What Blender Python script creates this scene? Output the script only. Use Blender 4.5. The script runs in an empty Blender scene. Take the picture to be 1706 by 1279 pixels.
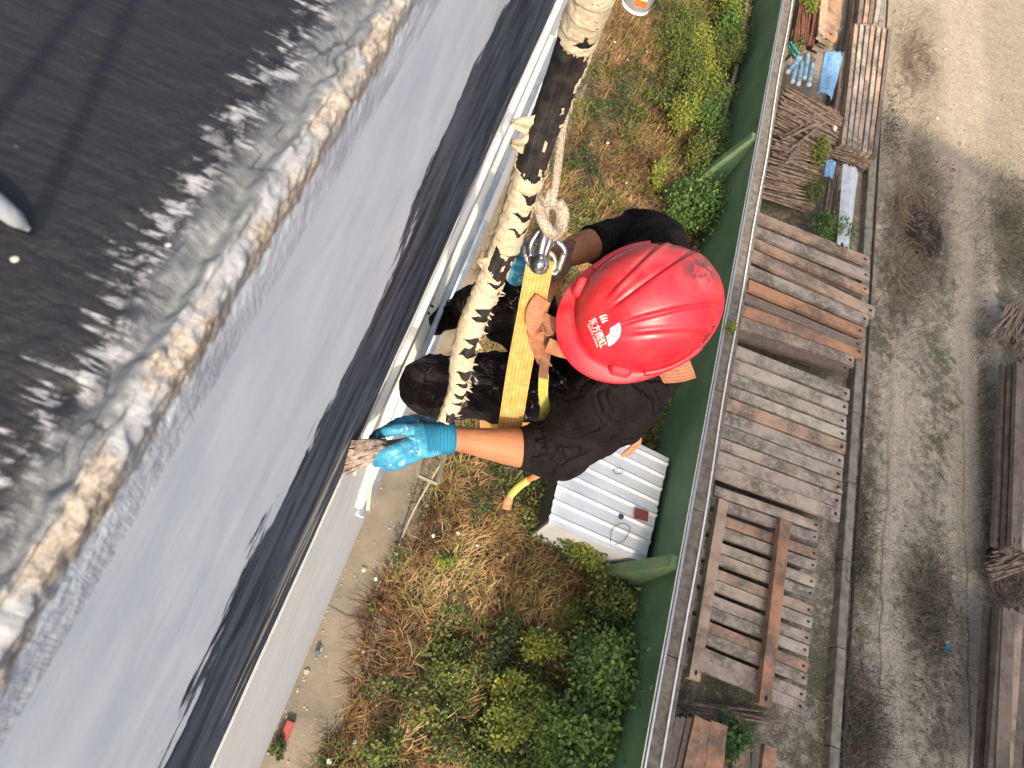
import bpy, bmesh, math, random
import numpy as np
from mathutils import Vector, Matrix, noise
random.seed(7); RNG = np.random.default_rng(7)
C = bpy.context.scene.collection
SC = bpy.context.scene
# ------------------------------------------------------------------ camera
FPX = 1180.0; CX, CY = 853.0, 640.0; CAM_Z = 10.5
_d = Vector((482-CX, -(1194-CY), -FPX)).normalized()
_y = Vector((1560-CX, -(-1400-CY), -FPX)); _y = (_y-_d*_y.dot(_d)).normalized()
_z = -_d; _x = _y.cross(_z)
ROT = Matrix((_x, _y, _z))                       # camera -> world
cam = bpy.data.cameras.new('camera'); camo = bpy.data.objects.new('camera', cam); C.objects.link(camo)
m4 = ROT.to_4x4(); m4.translation = Vector((0, 0, CAM_Z)); camo.matrix_world = m4
cam.sensor_width = 36; cam.lens = 36*FPX/1706; cam.clip_start = .02; cam.clip_end = 600
cam.dof.use_dof = True; cam.dof.focus_distance = 1.75; cam.dof.aperture_fstop = 17.0
SC.camera = camo
# ------------------------------------------------------------------ light
SUN_H = Vector((.20, -.98)).normalized(); ELEV = 42
SD = Vector((SUN_H.x*math.cos(math.radians(ELEV)), SUN_H.y*math.cos(math.radians(ELEV)), math.sin(math.radians(ELEV))))
w = bpy.data.worlds.new('World'); SC.world = w; w.use_nodes = True
nt = w.node_tree; bg = nt.nodes['Background']
sky = nt.nodes.new('ShaderNodeTexSky'); sky.sky_type = 'NISHITA'; sky.sun_disc = False
sky.sun_elevation = math.radians(ELEV); sky.sun_rotation = math.atan2(SUN_H.x, SUN_H.y)
sky.air_density = 1.0; sky.dust_density = 7; sky.ozone_density = .3
nt.links.new(sky.outputs[0], bg.inputs[0]); bg.inputs[1].default_value = .15
sl = bpy.data.lights.new('sun', 'SUN'); sl.energy = 2.7; sl.angle = math.radians(.6); sl.color = (1, .87, .68)
so = bpy.data.objects.new('sun', sl); C.objects.link(so); so.rotation_euler = SD.to_track_quat('Z', 'Y').to_euler()
SC.view_settings.view_transform = 'Standard'; SC.view_settings.look = 'None'
SC.view_settings.exposure = .98; SC.view_settings.gamma = 1; SC.view_settings.use_curve_mapping = False

# ------------------------------------------------------------------ helpers
def ray(u, v): return ROT @ Vector(((u-CX)/FPX, -(v-CY)/FPX, -1))
def at(u, v, h):
    "world point on the pixel's line of sight, h metres below the camera"
    r = ray(u, v); r = r*(h/-r.z); return Vector((r.x, r.y, CAM_Z+r.z))
def tag(o, label=None, cat=None, group=None, kind=None):
    if label: o['label'] = label
    if cat: o['category'] = cat
    if group: o['group'] = group
    if kind: o['kind'] = kind
    return o
def empty(name, loc, label, cat, group=None):
    o = bpy.data.objects.new(name, None); C.objects.link(o); o.location = loc; o.empty_display_size = .1
    return tag(o, label, cat, group)
def link(name, me, mats, parent=None, smooth=False):
    o = bpy.data.objects.new(name, me); C.objects.link(o)
    if mats is not None:
        for m in (mats if isinstance(mats, (list, tuple)) else [mats]):
            if len(me.materials) < (len(mats) if isinstance(mats, (list, tuple)) else 1): me.materials.append(m)
    if parent is not None:
        o.parent = parent; o.matrix_parent_inverse = Matrix.Translation(parent.location).inverted() if parent.rotation_euler.z == 0 else parent.matrix_basis.inverted()
    if smooth:
        me.polygons.foreach_set('use_smooth', [True]*len(me.polygons))
    return o
def mesh(name, vs, fs):
    me = bpy.data.meshes.new(name); me.from_pydata([tuple(v) for v in vs], [], fs); me.update(); return me
def obj(name, vs, fs, mat, parent=None, smooth=False):
    return link(name, mesh(name, vs, fs), mat, parent, smooth)
def box_vf(c, s, rot=None, b=0):
    bm = bmesh.new(); bmesh.ops.create_cube(bm, size=1)
    for v in bm.verts: v.co = Vector((v.co.x*s[0], v.co.y*s[1], v.co.z*s[2]))
    if b: bmesh.ops.bevel(bm, geom=bm.edges[:], offset=b, segments=1, affect='EDGES', profile=.5)
    if rot is not None: bmesh.ops.transform(bm, matrix=rot.to_4x4(), verts=bm.verts)
    for v in bm.verts: v.co += Vector(c)
    bm.verts.index_update()
    r = ([v.co.copy() for v in bm.verts], [[v.index for v in f.verts] for f in bm.faces]); bm.free(); return r
def box(name, c, s, mat, parent=None, rot=None, b=0):
    v, f = box_vf(c, s, rot, b); return obj(name, v, f, mat, parent)
def merge(parts):
    V = []; F = []
    for v, f in parts:
        n = len(V); V += list(v); F += [[i+n for i in q] for q in f]
    return V, F
def catmull(pts, n):
    pts = [Vector(p) for p in pts]
    if len(pts) < 3: return [pts[0].lerp(pts[-1], i/n) for i in range(n+1)]
    out = []; m = len(pts)-1
    for k in range(n+1):
        t = k/n*m; i = min(int(t), m-1); u = t-i
        p1, p2 = pts[i], pts[i+1]; p0 = pts[i-1] if i else p1*2-p2; p3 = pts[i+2] if i+2 <= m else p2*2-p1
        out.append(.5*((2*p1)+(p2-p0)*u+(2*p0-5*p1+4*p2-p3)*u*u+(3*p1-p0-3*p2+p3)*u**3))
    return out
def interp(vals, n):
    m = len(vals)-1; out = []
    for k in range(n+1):
        t = k/n*m; i = min(int(t), m-1); u = t-i; u = u*u*(3-2*u) if m > 1 else u
        out.append(vals[i]*(1-u)+vals[i+1]*u)
    return out
def frames(P, up=Vector((0, 0, 1))):
    fr = []; a = None
    for i, p in enumerate(P):
        t = (P[min(i+1, len(P)-1)]-P[max(i-1, 0)]).normalized()
        if a is None:
            a = up if abs(t.dot(up)) < .95 else Vector((1, 0, 0))
        a = (a-t*a.dot(t)).normalized(); fr.append((t, a, t.cross(a)))
    return fr
def tube_vf(pts, rad, seg=10, n=None, cap=True, up=Vector((0, 0, 1)), rf=None, flat=1):
    n = n or max(len(pts)-1, 1)*4
    P = catmull(pts, n); Rr = interp(rad if isinstance(rad, (list, tuple)) else [rad, rad], n)
    fr = frames(P, up); V = []; F = []
    for i, p in enumerate(P):
        t, a, b = fr[i]
        for j in range(seg):
            th = 2*math.pi*j/seg; r = Rr[i]*(rf(i/n, th) if rf else 1)
            V.append(p+a*(math.cos(th)*r*flat)+b*(math.sin(th)*r))
    for i in range(n):
        for j in range(seg):
            F.append([i*seg+j, i*seg+(j+1) % seg, (i+1)*seg+(j+1) % seg, (i+1)*seg+j])
    if cap: F += [list(range(seg))[::-1], [n*seg+j for j in range(seg)]]
    return V, F
def tube(name, pts, rad, mat, parent=None, **k):
    v, f = tube_vf(pts, rad, **k); return obj(name, v, f, mat, parent, True)
def ball_vf(c, r, seg=16):
    bm = bmesh.new(); bmesh.ops.create_uvsphere(bm, u_segments=seg, v_segments=seg//2+2, radius=1)
    r = (r, r, r) if not isinstance(r, (tuple, list)) else r
    for v in bm.verts: v.co = Vector((v.co.x*r[0], v.co.y*r[1], v.co.z*r[2]))+Vector(c)
    q = ([v.co.copy() for v in bm.verts], [[v.index for v in f.verts] for f in bm.faces]); bm.free(); return q
def fuse(name, parts, voxel, smooth, mat, parent=None, disp=None, up=Vector((0, 0, 1))):
    "one continuous surface grown from overlapping rounded volumes"
    V, F = merge(parts); me = mesh(name, V, F); o = bpy.data.objects.new(name, me); C.objects.link(o)
    r = o.modifiers.new('r', 'REMESH'); r.mode = 'VOXEL'; r.voxel_size = voxel
    if smooth: s = o.modifiers.new('s', 'SMOOTH'); s.iterations = smooth; s.factor = .5
    dg = bpy.context.evaluated_depsgraph_get(); me2 = bpy.data.meshes.new_from_object(o.evaluated_get(dg))
    bpy.data.objects.remove(o); bpy.data.meshes.remove(me); me2.name = name; me2.materials.clear()
    if disp:
        nn = [v.normal.copy() for v in me2.vertices]
        for v, q in zip(me2.vertices, nn): v.co += q*disp(v.co)
    return link(name, me2, mat, parent, True)
def ribbon_vf(pts, wid, width, th, n=None):
    "flat webbing; wid = list of across-vectors per control point"
    n = n or (len(pts)-1)*8
    P = catmull(pts, n); W = catmull(wid, n); V = []; F = []; UV = []; s = 0
    for i, p in enumerate(P):
        t = (P[min(i+1, n)]-P[max(i-1, 0)]).normalized()
        if i: s += (p-P[i-1]).length
        a = (W[i]-t*W[i].dot(t)).normalized(); b = t.cross(a)
        for u, q in ((-1, -1), (1, -1), (1, 1), (-1, 1)):
            V.append(p+a*(u*width/2)+b*(q*th/2)); UV.append((u*.5+.5, s))
    for i in range(n):
        for j in range(4): F.append([i*4+j, i*4+(j+1) % 4, (i+1)*4+(j+1) % 4, (i+1)*4+j])
    F += [[3, 2, 1, 0], [n*4+j for j in range(4)]]
    return V, F, UV
def ribbon(name, pts, wid, width, th, mat, parent=None, n=None):
    V, F, UV = ribbon_vf(pts, wid, width, th, n); me = mesh(name, V, F)
    l = me.uv_layers.new(name='UVMap')
    for k, lp in enumerate(me.loops): l.data[k].uv = UV[lp.vertex_index]
    return link(name, me, mat, parent)

# ------------------------------------------------------------------ materials
class N:
    def __init__(s, name, rough=.8, metal=0, spec=None):
        s.m = bpy.data.materials.new(name); s.m.use_nodes = True; s.t = s.m.node_tree
        s.b = s.t.nodes['Principled BSDF']; s.b.inputs['Roughness'].default_value = rough; s.b.inputs['Metallic'].default_value = metal
        if spec is not None: s.b.inputs['Specular IOR Level'].default_value = spec
        g = s.t.nodes.new('ShaderNodeNewGeometry'); s.pos = g.outputs['Position']
        s.tc = s.t.nodes.new('ShaderNodeTexCoord')
    def L(s, a, b): s.t.links.new(a, b)
    def map(s, src, sc=(1, 1, 1), rot=(0, 0, 0), loc=(0, 0, 0)):
        n = s.t.nodes.new('ShaderNodeMapping'); n.inputs['Scale'].default_value = sc; n.inputs['Rotation'].default_value = rot; n.inputs['Location'].default_value = loc
        s.L(src, n.inputs[0]); return n.outputs[0]
    def noise(s, src, scale, detail=4, rough=.55, dist=0):
        n = s.t.nodes.new('ShaderNodeTexNoise'); n.inputs['Scale'].default_value = scale; n.inputs['Detail'].default_value = detail
        n.inputs['Roughness'].default_value = rough; n.inputs['Distortion'].default_value = dist; s.L(src, n.inputs['Vector']); return n.outputs[0]
    def vor(s, src, scale, out='Distance', feat='F1'):
        n = s.t.nodes.new('ShaderNodeTexVoronoi'); n.feature = feat; n.inputs['Scale'].default_value = scale; s.L(src, n.inputs['Vector']); return n.outputs[out]
    def ramp(s, src, stops, interp='LINEAR'):
        n = s.t.nodes.new('ShaderNodeValToRGB'); n.color_ramp.interpolation = interp; e = n.color_ramp.elements
        while len(e) < len(stops): e.new(.5)
        for i, (p, c) in enumerate(stops):
            e[i].position = p; e[i].color = tuple(c)+(1,) if isinstance(c, (tuple, list)) else (c, c, c, 1)
        s.L(src, n.inputs[0]); return n.outputs[0]
    def mix(s, f, a, b, mode='MIX'):
        n = s.t.nodes.new('ShaderNodeMix'); n.data_type = 'RGBA'; n.blend_type = mode
        for k, x in ((0, f), (6, a), (7, b)):
            if isinstance(x, (int, float)): n.inputs[k].default_value = x if k == 0 else (x, x, x, 1)
            elif isinstance(x, tuple): n.inputs[k].default_value = x+(1,)
            else: s.L(x, n.inputs[k])
        return n.outputs[2]
    def math(s, op, a, b=0, c=0, clamp=False):
        n = s.t.nodes.new('ShaderNodeMath'); n.operation = op; n.use_clamp = clamp
        for k, x in enumerate((a, b, c)):
            if isinstance(x, (int, float)): n.inputs[k].default_value = x
            else: s.L(x, n.inputs[k])
        return n.outputs[0]
    def xyz(s, src):
        n = s.t.nodes.new('ShaderNodeSeparateXYZ'); s.L(src, n.inputs[0]); return n.outputs
    def rnd(s):
        n = s.t.nodes.new('ShaderNodeObjectInfo'); return n.outputs['Random']
    def attr(s, name):
        n = s.t.nodes.new('ShaderNodeAttribute'); n.attribute_name = name; return n.outputs['Fac']
    def col(s, c):
        if isinstance(c, tuple): s.b.inputs['Base Color'].default_value = c+(1,)
        else: s.L(c, s.b.inputs['Base Color'])
        return s
    def rough(s, r): s.L(r, s.b.inputs['Roughness']); return s
    def bump(s, src, dist=.01, strength=1):
        n = s.t.nodes.new('ShaderNodeBump'); n.inputs['Distance'].default_value = dist; n.inputs['Strength'].default_value = strength
        s.L(src, n.inputs['Height']); s.L(n.outputs[0], s.b.inputs['Normal']); return s
def simple(name, c1, c2, scale, rough=.8, metal=0, bump=0, detail=5, spec=None, src='pos', lo=.35, hi=.65):
    n = N(name, rough, metal, spec); p = n.pos if src == 'pos' else n.tc.outputs['Object']
    f = n.noise(p, scale, detail, .62); n.col(n.ramp(f, [(lo, c1), (hi, c2)]))
    if bump: n.bump(f, bump)
    return n.m
M = {}
# painted facade: pale fresh coat over dark primer, ragged roller boundary
n = N('painted_render', .55, spec=.2); x, y, z = n.xyz(n.pos)
h = n.math('SUBTRACT', CAM_Z, z)
yr = n.t.nodes.new('ShaderNodeFloatCurve'); cv = yr.mapping.curves[0]
HBY, HBH = [-.2, -.08, 0, .1, .135, .23, .30, .40, .47, .535, .62, .70, .80, 1.0, 2.0], [.85, .84, .79, .78, .74, .76, .71, .79, .75, .66, .64, .57, .60, .66, .66]
def hb(yv): return float(np.interp(yv, HBY, HBH))
pts = [(v_, hb(v_)) for v_ in (-.2, -.08, 0, .06, .123, .2, .3, .4, .535, .62, .7, .8, 1.3, 2)]
while len(cv.points) < len(pts): cv.points.new(.5, .5)
for k, (a, b) in enumerate(pts): cv.points[k].location = ((a+.2)/2.2, b); cv.points[k].handle_type = 'VECTOR'
yr.mapping.update(); n.L(n.math('DIVIDE', n.math('ADD', y, .2), 2.2), yr.inputs['Value'])
st = n.noise(n.map(n.pos, (1, 4.5, 10)), 1, 5, .6)
jag = n.noise(n.map(n.pos, (1, 9, 2)), 1.6, 3, .5)
e = n.math('SUBTRACT', h, yr.outputs[0])
e = n.math('ADD', e, n.math('MULTIPLY', n.math('SUBTRACT', st, .5), .52))
e = n.math('ADD', e, n.math('MULTIPLY', n.math('SUBTRACT', n.noise(n.map(n.pos, (1, 60, 90)), 1, 4, .7), .5), .07))
e = n.math('ADD', e, n.math('MULTIPLY', n.math('SUBTRACT', jag, .5), .10))
mask = n.math('MULTIPLY', e, 45, clamp=True)
s2 = n.noise(n.map(n.pos, (1, 5, 14)), 1, 6, .62, .6); s3 = n.noise(n.map(n.pos, (1, 9, 9)), 1.5, 5)
light = n.mix(n.ramp(s2, [(.3, 0), (.72, 1)]), (.49, .56, .655), (.59, .65, .74))
light = n.mix(n.ramp(s3, [(.4, 0), (.62, .7)]), light, (.63, .69, .77))
dark = n.mix(n.ramp(s2, [(.38, 0), (.62, 1)]), (.012, .019, .036), (.075, .10, .145))
fr = n.noise(n.map(n.pos, (1, 5, 40)), 1, 7, .78)
dark = n.mix(n.ramp(fr, [(.58, 0), (.70, .65)]), dark, (.30, .34, .37))
pe = n.noise(n.map(n.pos, (1, 1.6, 11), loc=(0, 3.1, 0)), 1, 6, .62)
pz = n.math('MULTIPLY', n.math('SUBTRACT', h, 1.18), 12, clamp=True)
dark = n.mix(n.math('MULTIPLY', n.ramp(pe, [(.58, 0), (.60, 1)]), pz), dark, (.40, .38, .32))
n.col(n.mix(mask, light, dark)); n.rough(n.ramp(s2, [(.3, .8), (.7, .62)]))
n.bump(n.math('ADD', n.math('MULTIPLY', s2, .6), n.math('MULTIPLY', fr, .4)), .0015); M['wall'] = n.m
# parapet top: black membrane, white bristle fringe along X, grey rough cement, sandy broken arris
n = N('parapet_coating', .6); x, y, z = n.xyz(n.pos)
bx = n.noise(n.map(n.pos, (26, 330, 26)), 1, 5, .62); big = n.noise(n.pos, 16, 3); fine = n.noise(n.pos, 420, 4, .7); mid = n.noise(n.pos, 95, 5, .65)
base = n.mix(n.ramp(bx, [(.35, 0), (.7, 1)]), (.004, .004, .006), (.013, .013, .015))
# distance inward from the arris
q = n.math('SUBTRACT', -.094, x)
q = n.math('ADD', q, n.math('MULTIPLY', n.math('SUBTRACT', big, .5), .022))
q = n.math('ADD', q, n.math('MULTIPLY', y, -.035))
fq = n.math('ADD', q, n.math('MULTIPLY', n.math('SUBTRACT', bx, .5), .10))
fringe = n.ramp(n.math('MULTIPLY', fq, 12), [(.16, 0), (.22, 1), (.34, 1), (.40, 0)])
fringe = n.math('MULTIPLY', fringe, n.math('MULTIPLY', n.ramp(mid, [(.44, 0), (.58, 1)]), n.ramp(n.noise(n.map(n.pos, (6, 26, 6)), 1, 4, .6), [(.40, .12), (.56, 1)])))
c = n.mix(fringe, base, (.28, .29, .31))
grey = n.mix(n.ramp(mid, [(.35, 0), (.65, 1)]), (.05, .055, .065), (.14, .148, .16))
lg = n.ramp(n.math('ADD', n.math('MULTIPLY', q, 20), n.math('MULTIPLY', n.math('SUBTRACT', mid, .5), .25)), [(.20, 1), (.34, 0)]); grey = n.mix(lg, grey, n.mix(n.ramp(mid, [(.35, 0), (.65, 1)]), (.10, .11, .12), (.19, .20, .205)))
gz = n.ramp(n.math('ADD', n.math('MULTIPLY', q, 12), n.math('MULTIPLY', n.math('SUBTRACT', mid, .5), .2)), [(.18, 1), (.30, 0)])
c = n.mix(gz, c, grey)
cr = n.vor(n.mix(.012, n.map(n.pos, (60, 28, 60)), n.noise(n.pos, 60, 5), 'ADD'), 1, feat='DISTANCE_TO_EDGE')
crk = n.math('MULTIPLY', n.ramp(cr, [(.01, 1), (.035, 0)]), n.math('MULTIPLY', gz, n.ramp(n.noise(n.pos, 30, 3), [(.48, 0), (.56, 1)]))); c = n.mix(n.math('MULTIPLY', crk, .75), c, (.02, .022, .03))
sp = n.vor(n.pos, 55); spn = n.noise(n.pos, 21, 2)
spot = n.math('MULTIPLY', n.ramp(sp, [(.07, 1), (.10, 0)]), n.ramp(spn, [(.58, 0), (.62, 1)])); c = n.mix(spot, c, (.42, .41, .36))
sq = n.math('ADD', n.math('SUBTRACT', -.0935, x), n.math('MULTIPLY', n.math('SUBTRACT', n.noise(n.pos, 60, 4), .5), .012))
sand = n.ramp(n.math('MULTIPLY', sq, 60), [(.42, 1), (.60, 0)])
zd = n.math('ADD', n.math('SUBTRACT', CAM_Z-.28, z), n.math('MULTIPLY', n.math('SUBTRACT', n.noise(n.pos, 55, 5, .65), .5), .034)); low = n.math('MULTIPLY', n.math('SUBTRACT', zd, .017), 320, clamp=True)
lowc = n.mix(n.ramp(n.noise(n.map(n.pos, (1, 3, 6)), 9, 5), [(.38, 0), (.6, 1)]), (.38, .43, .51), (.54, .60, .68))
sc_ = n.mix(n.ramp(fine, [(.35, 0), (.62, 1)]), (.17, .15, .13), (.40, .345, .285))
sc_ = n.mix(n.ramp(n.noise(n.pos, 38, 4), [(.70, 0), (.75, .6)]), sc_, (.42, .28, .12))
sc_ = n.mix(n.ramp(n.noise(n.pos, 27, 3), [(.47, 0), (.56, .85)]), sc_, (.26, .28, .31))
c = n.mix(sand, c, sc_); c = n.mix(low, c, lowc)
n.col(c); n.bump(n.math('ADD', n.math('MULTIPLY', mid, .6), n.math('MULTIPLY', bx, .25)), .0028); M['parapet'] = n.m

M['white_wall'] = simple('white_facade_paint', (.70, .71, .71), (.80, .81, .80), 6, .7, bump=.002)
n = N('mottled_white_trim', .5); f = n.noise(n.map(n.pos, (1, 6, 40)), 1, 6, .65)
n.col(n.mix(n.ramp(f, [(.56, 0), (.62, 1)]), (.68, .68, .66), (.34, .35, .35))); n.bump(f, .002); M['trim'] = n.m
M['alu'] = simple('aluminium', (.55, .57, .60), (.72, .74, .76), 30, .28, .85)
M['pvc'] = simple('white_plastic_frame', (.62, .68, .62), (.74, .78, .72), 12, .4)
M['glass'] = simple('window_glass', (.10, .12, .13), (.16, .18, .19), 3, .08)
M['steel'] = simple('galvanised_steel', (.42, .43, .44), (.62, .62, .62), 60, .28, .95)
M['steel_dirty'] = simple('dirty_steel', (.20, .19, .16), (.55, .53, .48), 120, .42, .7, bump=.0006)
n = N('concrete_strip', .9); a = n.noise(n.pos, 1.3, 6, .6); b = n.noise(n.pos, 14, 6, .7)
c = n.mix(n.ramp(a, [(.35, 0), (.65, 1)]), (.13, .107, .08), (.265, .22, .16)); c = n.mix(n.math('MULTIPLY', n.ramp(b, [(.4, 0), (.6, 1)]), .45), c, (.19, .175, .15))
yy_ = n.xyz(n.pos)[1]; ck = n.math('ABSOLUTE', n.math('SUBTRACT', n.math('FRACT', n.math('DIVIDE', n.math('ADD', yy_, n.math('MULTIPLY', n.noise(n.pos, 2, 5), .25)), 3.1)), .5)); c = n.mix(n.ramp(ck, [(.003, .8), (.006, 0)]), c, (.05, .045, .04))
n.col(c); n.bump(b, .01); M['concrete'] = n.m
n = N('soil_with_litter', .95); a = n.noise(n.pos, 2.2, 6, .65); b = n.noise(n.pos, 22, 6, .75)
c = n.mix(n.ramp(a, [(.38, 0), (.62, 1)]), (.035, .028, .018), (.13, .095, .055)); c = n.mix(n.ramp(b, [(.42, 0), (.66, .7)]), c, (.20, .155, .10)); n.col(c); n.bump(b, .05); M['soil'] = n.m
# yard: pale dusty road with ruts, mossy strips and dark litter
n = N('dusty_yard', .95); x, y, z = n.xyz(n.pos)
wob = n.noise(n.map(n.pos, (.25, .25, 1)), 1, 3); xw = n.math('ADD', x, n.math('MULTIPLY', n.math('SUBTRACT', wob, .5), .9))
a = n.noise(n.pos, .55, 6, .65); b = n.noise(n.pos, 5, 7, .7); g = n.noise(n.pos, 38, 5, .75); lon = n.noise(n.map(n.pos, (5, .35, 1)), 1, 5, .6)
c = n.mix(n.ramp(lon, [(.35, 0), (.65, 1)]), (.45, .39, .30), (.62, .54, .42))
ln = n.ramp(n.math('DIVIDE', n.math('SUBTRACT', xw, 7.7), 5), [(0, .75), (.14, .55), (.22, .2), (.34, .45), (.42, .65), (.52, .2), (.60, 0), (.70, .1), (.78, .8), (1, .9)])
dk = n.math('ADD', ln, n.math('MULTIPLY', n.math('SUBTRACT', b, .5), 2.2)); dk = n.math('ADD', dk, n.math('MULTIPLY', n.math('SUBTRACT', a, .5), 1.4))
c = n.mix(n.ramp(dk, [(.30, 0), (.80, 1)]), c, (.175, .15, .105))
gm = n.math('MULTIPLY', n.ramp(dk, [(.5, 0), (.8, 1)]), n.ramp(n.noise(n.pos, 1.1, 4), [(.50, 0), (.60, 1)])); c = n.mix(n.math('MULTIPLY', gm, .7), c, (.085, .105, .035))
far = n.ramp(n.math('ADD', n.math('DIVIDE', n.math('SUBTRACT', y, 9.5), 12), n.math('MULTIPLY', n.math('SUBTRACT', a, .5), .7)), [(.25, 0), (.65, 1)])
c = n.mix(n.math('MULTIPLY', far, .75), c, n.mix(n.ramp(b, [(.35, 0), (.6, 1)]), (.28, .225, .16), (.42, .345, .255)))
c = n.mix(n.ramp(g, [(.42, .65), (.50, 0)]), c, (.07, .062, .05)); c = n.mix(n.ramp(g, [(.54, 0), (.62, .55)]), c, (.50, .46, .39))
for X_, wd_ in ((8.86, .02), (10.62, .028)):
    dl_ = n.math('ABSOLUTE', n.math('SUBTRACT', n.math('ADD', x, n.math('MULTIPLY', n.noise(n.map(n.pos, (.4, .8, 1)), 1, 4), .35)), X_)); c = n.mix(n.math('MULTIPLY', n.ramp(dl_, [(wd_*.5, .8), (wd_*1.6, 0)]), n.math('MULTIPLY', n.ramp(a, [(.35, 0), (.5, 1)]), n.math('SUBTRACT', 1.2, n.math('MULTIPLY', y, .1), clamp=True))), c, (.06, .05, .04))
n.col(c); n.bump(n.math('ADD', n.math('MULTIPLY', g, .4), b), .06); M['yard'] = n.m
M['far'] = simple('far_ground', (.16, .14, .11), (.30, .27, .21), .2, .95)
M['green_wall'] = simple('green_wall_paint', (.045, .105, .055), (.085, .165, .09), 1.1, .75, bump=.006, detail=8)
M['buttress'] = simple('sunlit_tone_green', (.07, .15, .07), (.15, .21, .11), 3, .8)  # paler copy of the wall green, with sunlight painted into the tone
M['coping'] = simple('weathered_coping', (.085, .075, .062), (.185, .165, .135), 11, .9, bump=.01)
M['kerb'] = simple('kerb_concrete', (.14, .13, .105), (.27, .25, .20), 6, .9, bump=.01)
M['dark_and_shade'] = simple('dark_matte_and_shade', (.02, .018, .015), (.06, .05, .04), 12, .95)  # near-black for dark objects, also for shade painted on shed and drip edge
M['whitepaint'] = simple('white_paint', (.6, .62, .62), (.78, .79, .78), 9, .5)
# weathered planks: per-object tone
def wood(name, cols, moss=.5, pink=0):
    n = N(name, .88); oc = n.tc.outputs['Object']; r = n.rnd()
    base = n.ramp(r, [(i/(len(cols)-1) if len(cols) > 1 else 0, c) for i, c in enumerate(cols)])
    off = n.t.nodes.new('ShaderNodeVectorMath'); off.operation = 'ADD'; n.L(n.pos, off.inputs[0]); 
    cmb = n.t.nodes.new('ShaderNodeCombineXYZ'); n.L(n.math('MULTIPLY', r, 37), cmb.inputs[0]); n.L(n.math('MULTIPLY', r, 11), cmb.inputs[1]); n.L(cmb.outputs[0], off.inputs[1])
    g = n.noise(n.map(oc, (2.0, 16, 5)), 1, 6, .7); a = n.noise(off.outputs[0], 1.9, 6, .68); b = n.noise(off.outputs[0], 11, 6, .72)
    c = n.mix(.8, base, n.ramp(g, [(.3, .42), (.7, .62)]), 'OVERLAY')
    c = n.mix(n.ramp(a, [(.40, .8), (.58, 0)]), c, (.10, .085, .07))
    c = n.mix(n.ramp(b, [(.50, 0), (.62, min(1, moss*1.5))]), c, (.40, .37, .30)); c = n.mix(n.ramp(n.noise(off.outputs[0], 3.1, 5, .7), [(.55, 0), (.64, .6*moss)]), c, (.12, .115, .06))
    if True:   # bolt hole near one end
        ox, oy, oz = n.xyz(oc); dx = n.math('MULTIPLY', n.math('SUBTRACT', ox, .465), 9.0); d = n.math('ADD', n.math('MULTIPLY', dx, dx), n.math('MULTIPLY', oy, oy))
        c = n.mix(n.ramp(d, [(.012, 1), (.02, 0)]), c, (.008, .008, .008))
    n.col(c); n.bump(n.math('ADD', g, b), .012); return n.m
M['wood_red'] = wood('reddish_weathered_wood', [(.42, .235, .15), (.48, .32, .215), (.39, .30, .235), (.52, .30, .17)], .35)
M['wood_grey'] = wood('grey_weathered_wood', [(.39, .33, .275), (.50, .43, .35), (.39, .30, .27), (.54, .45, .32)], .6)
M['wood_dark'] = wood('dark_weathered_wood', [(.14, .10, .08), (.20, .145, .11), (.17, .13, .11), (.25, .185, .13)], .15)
M['wood_orange'] = wood('orange_brown_plank', [(.44, .215, .115), (.48, .25, .14)], .2)
M['stick'] = simple('dry_sticks', (.13, .09, .065), (.36, .27, .20), 9, .9)
M['rust'] = simple('rusty_rods', (.13, .05, .03), (.26, .11, .07), 9, .85)
M['bluepipe'] = simple('faded_blue_plastic', (.10, .24, .36), (.34, .47, .52), 7, .6)
M['teal'] = simple('teal_plastic', (.02, .16, .14), (.04, .24, .20), 7, .5)
M['bluesheet'] = simple('blue_sheet', (.10, .27, .50), (.26, .42, .60), 9, .55)
M['palesheet'] = simple('pale_blue_sheet', (.36, .42, .47), (.55, .59, .61), 9, .7)
M['tin'] = simple('painted_tin', (.64, .67, .69), (.80, .82, .83), 1.6, .42, .25, bump=.004)
M['palegrey'] = simple('grey_cloth_cover', (.13, .145, .17), (.24, .26, .28), 60, .9, bump=.002)
M['darkred'] = simple('dark_red_patch', (.14, .03, .025), (.2, .05, .04), 20, .8)
M['red'] = simple('faded_red', (.26, .05, .04), (.36, .09, .08), 20, .7)
M['navy'] = simple('navy_rag', (.02, .03, .08), (.05, .06, .13), 20, .8)
M['stone'] = simple('rubble', (.25, .23, .2), (.5, .47, .42), 20, .9, bump=.02)
M['litter'] = simple('white_litter', (.6, .6, .57), (.8, .8, .78), 20, .6)
M['blue_litter'] = simple('blue_litter', (.03, .18, .36), (.06, .3, .5), 20, .6)
M['teal_litter'] = simple('slate_blue_block', (.04, .09, .12), (.08, .15, .18), 20, .8)
def leafmat(name, stops, rough=.55, trans=.25):
    n = N(name, rough); n.col(n.ramp(n.attr('tint'), stops)); n.b.inputs['Subsurface Weight'].default_value = 0
    tr = n.t.nodes.new('ShaderNodeBsdfTranslucent'); mx = n.t.nodes.new('ShaderNodeMixShader'); mx.inputs[0].default_value = trans
    n.L(n.ramp(n.attr('tint'), stops), tr.inputs[0]); out = n.t.nodes['Material Output']
    n.L(n.b.outputs[0], mx.inputs[1]); n.L(tr.outputs[0], mx.inputs[2]); n.L(mx.outputs[0], out.inputs[0]); return n.m
M['straw'] = leafmat('dry_straw', [(0, (.10, .05, .022)), (.35, (.21, .12, .05)), (.7, (.40, .255, .11)), (1, (.50, .36, .18))], .8, .15)
M['deadstraw'] = leafmat('bleached_dead_grass', [(0, (.09, .07, .05)), (.5, (.19, .155, .11)), (1, (.34, .29, .21))], .9, .1)
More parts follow.
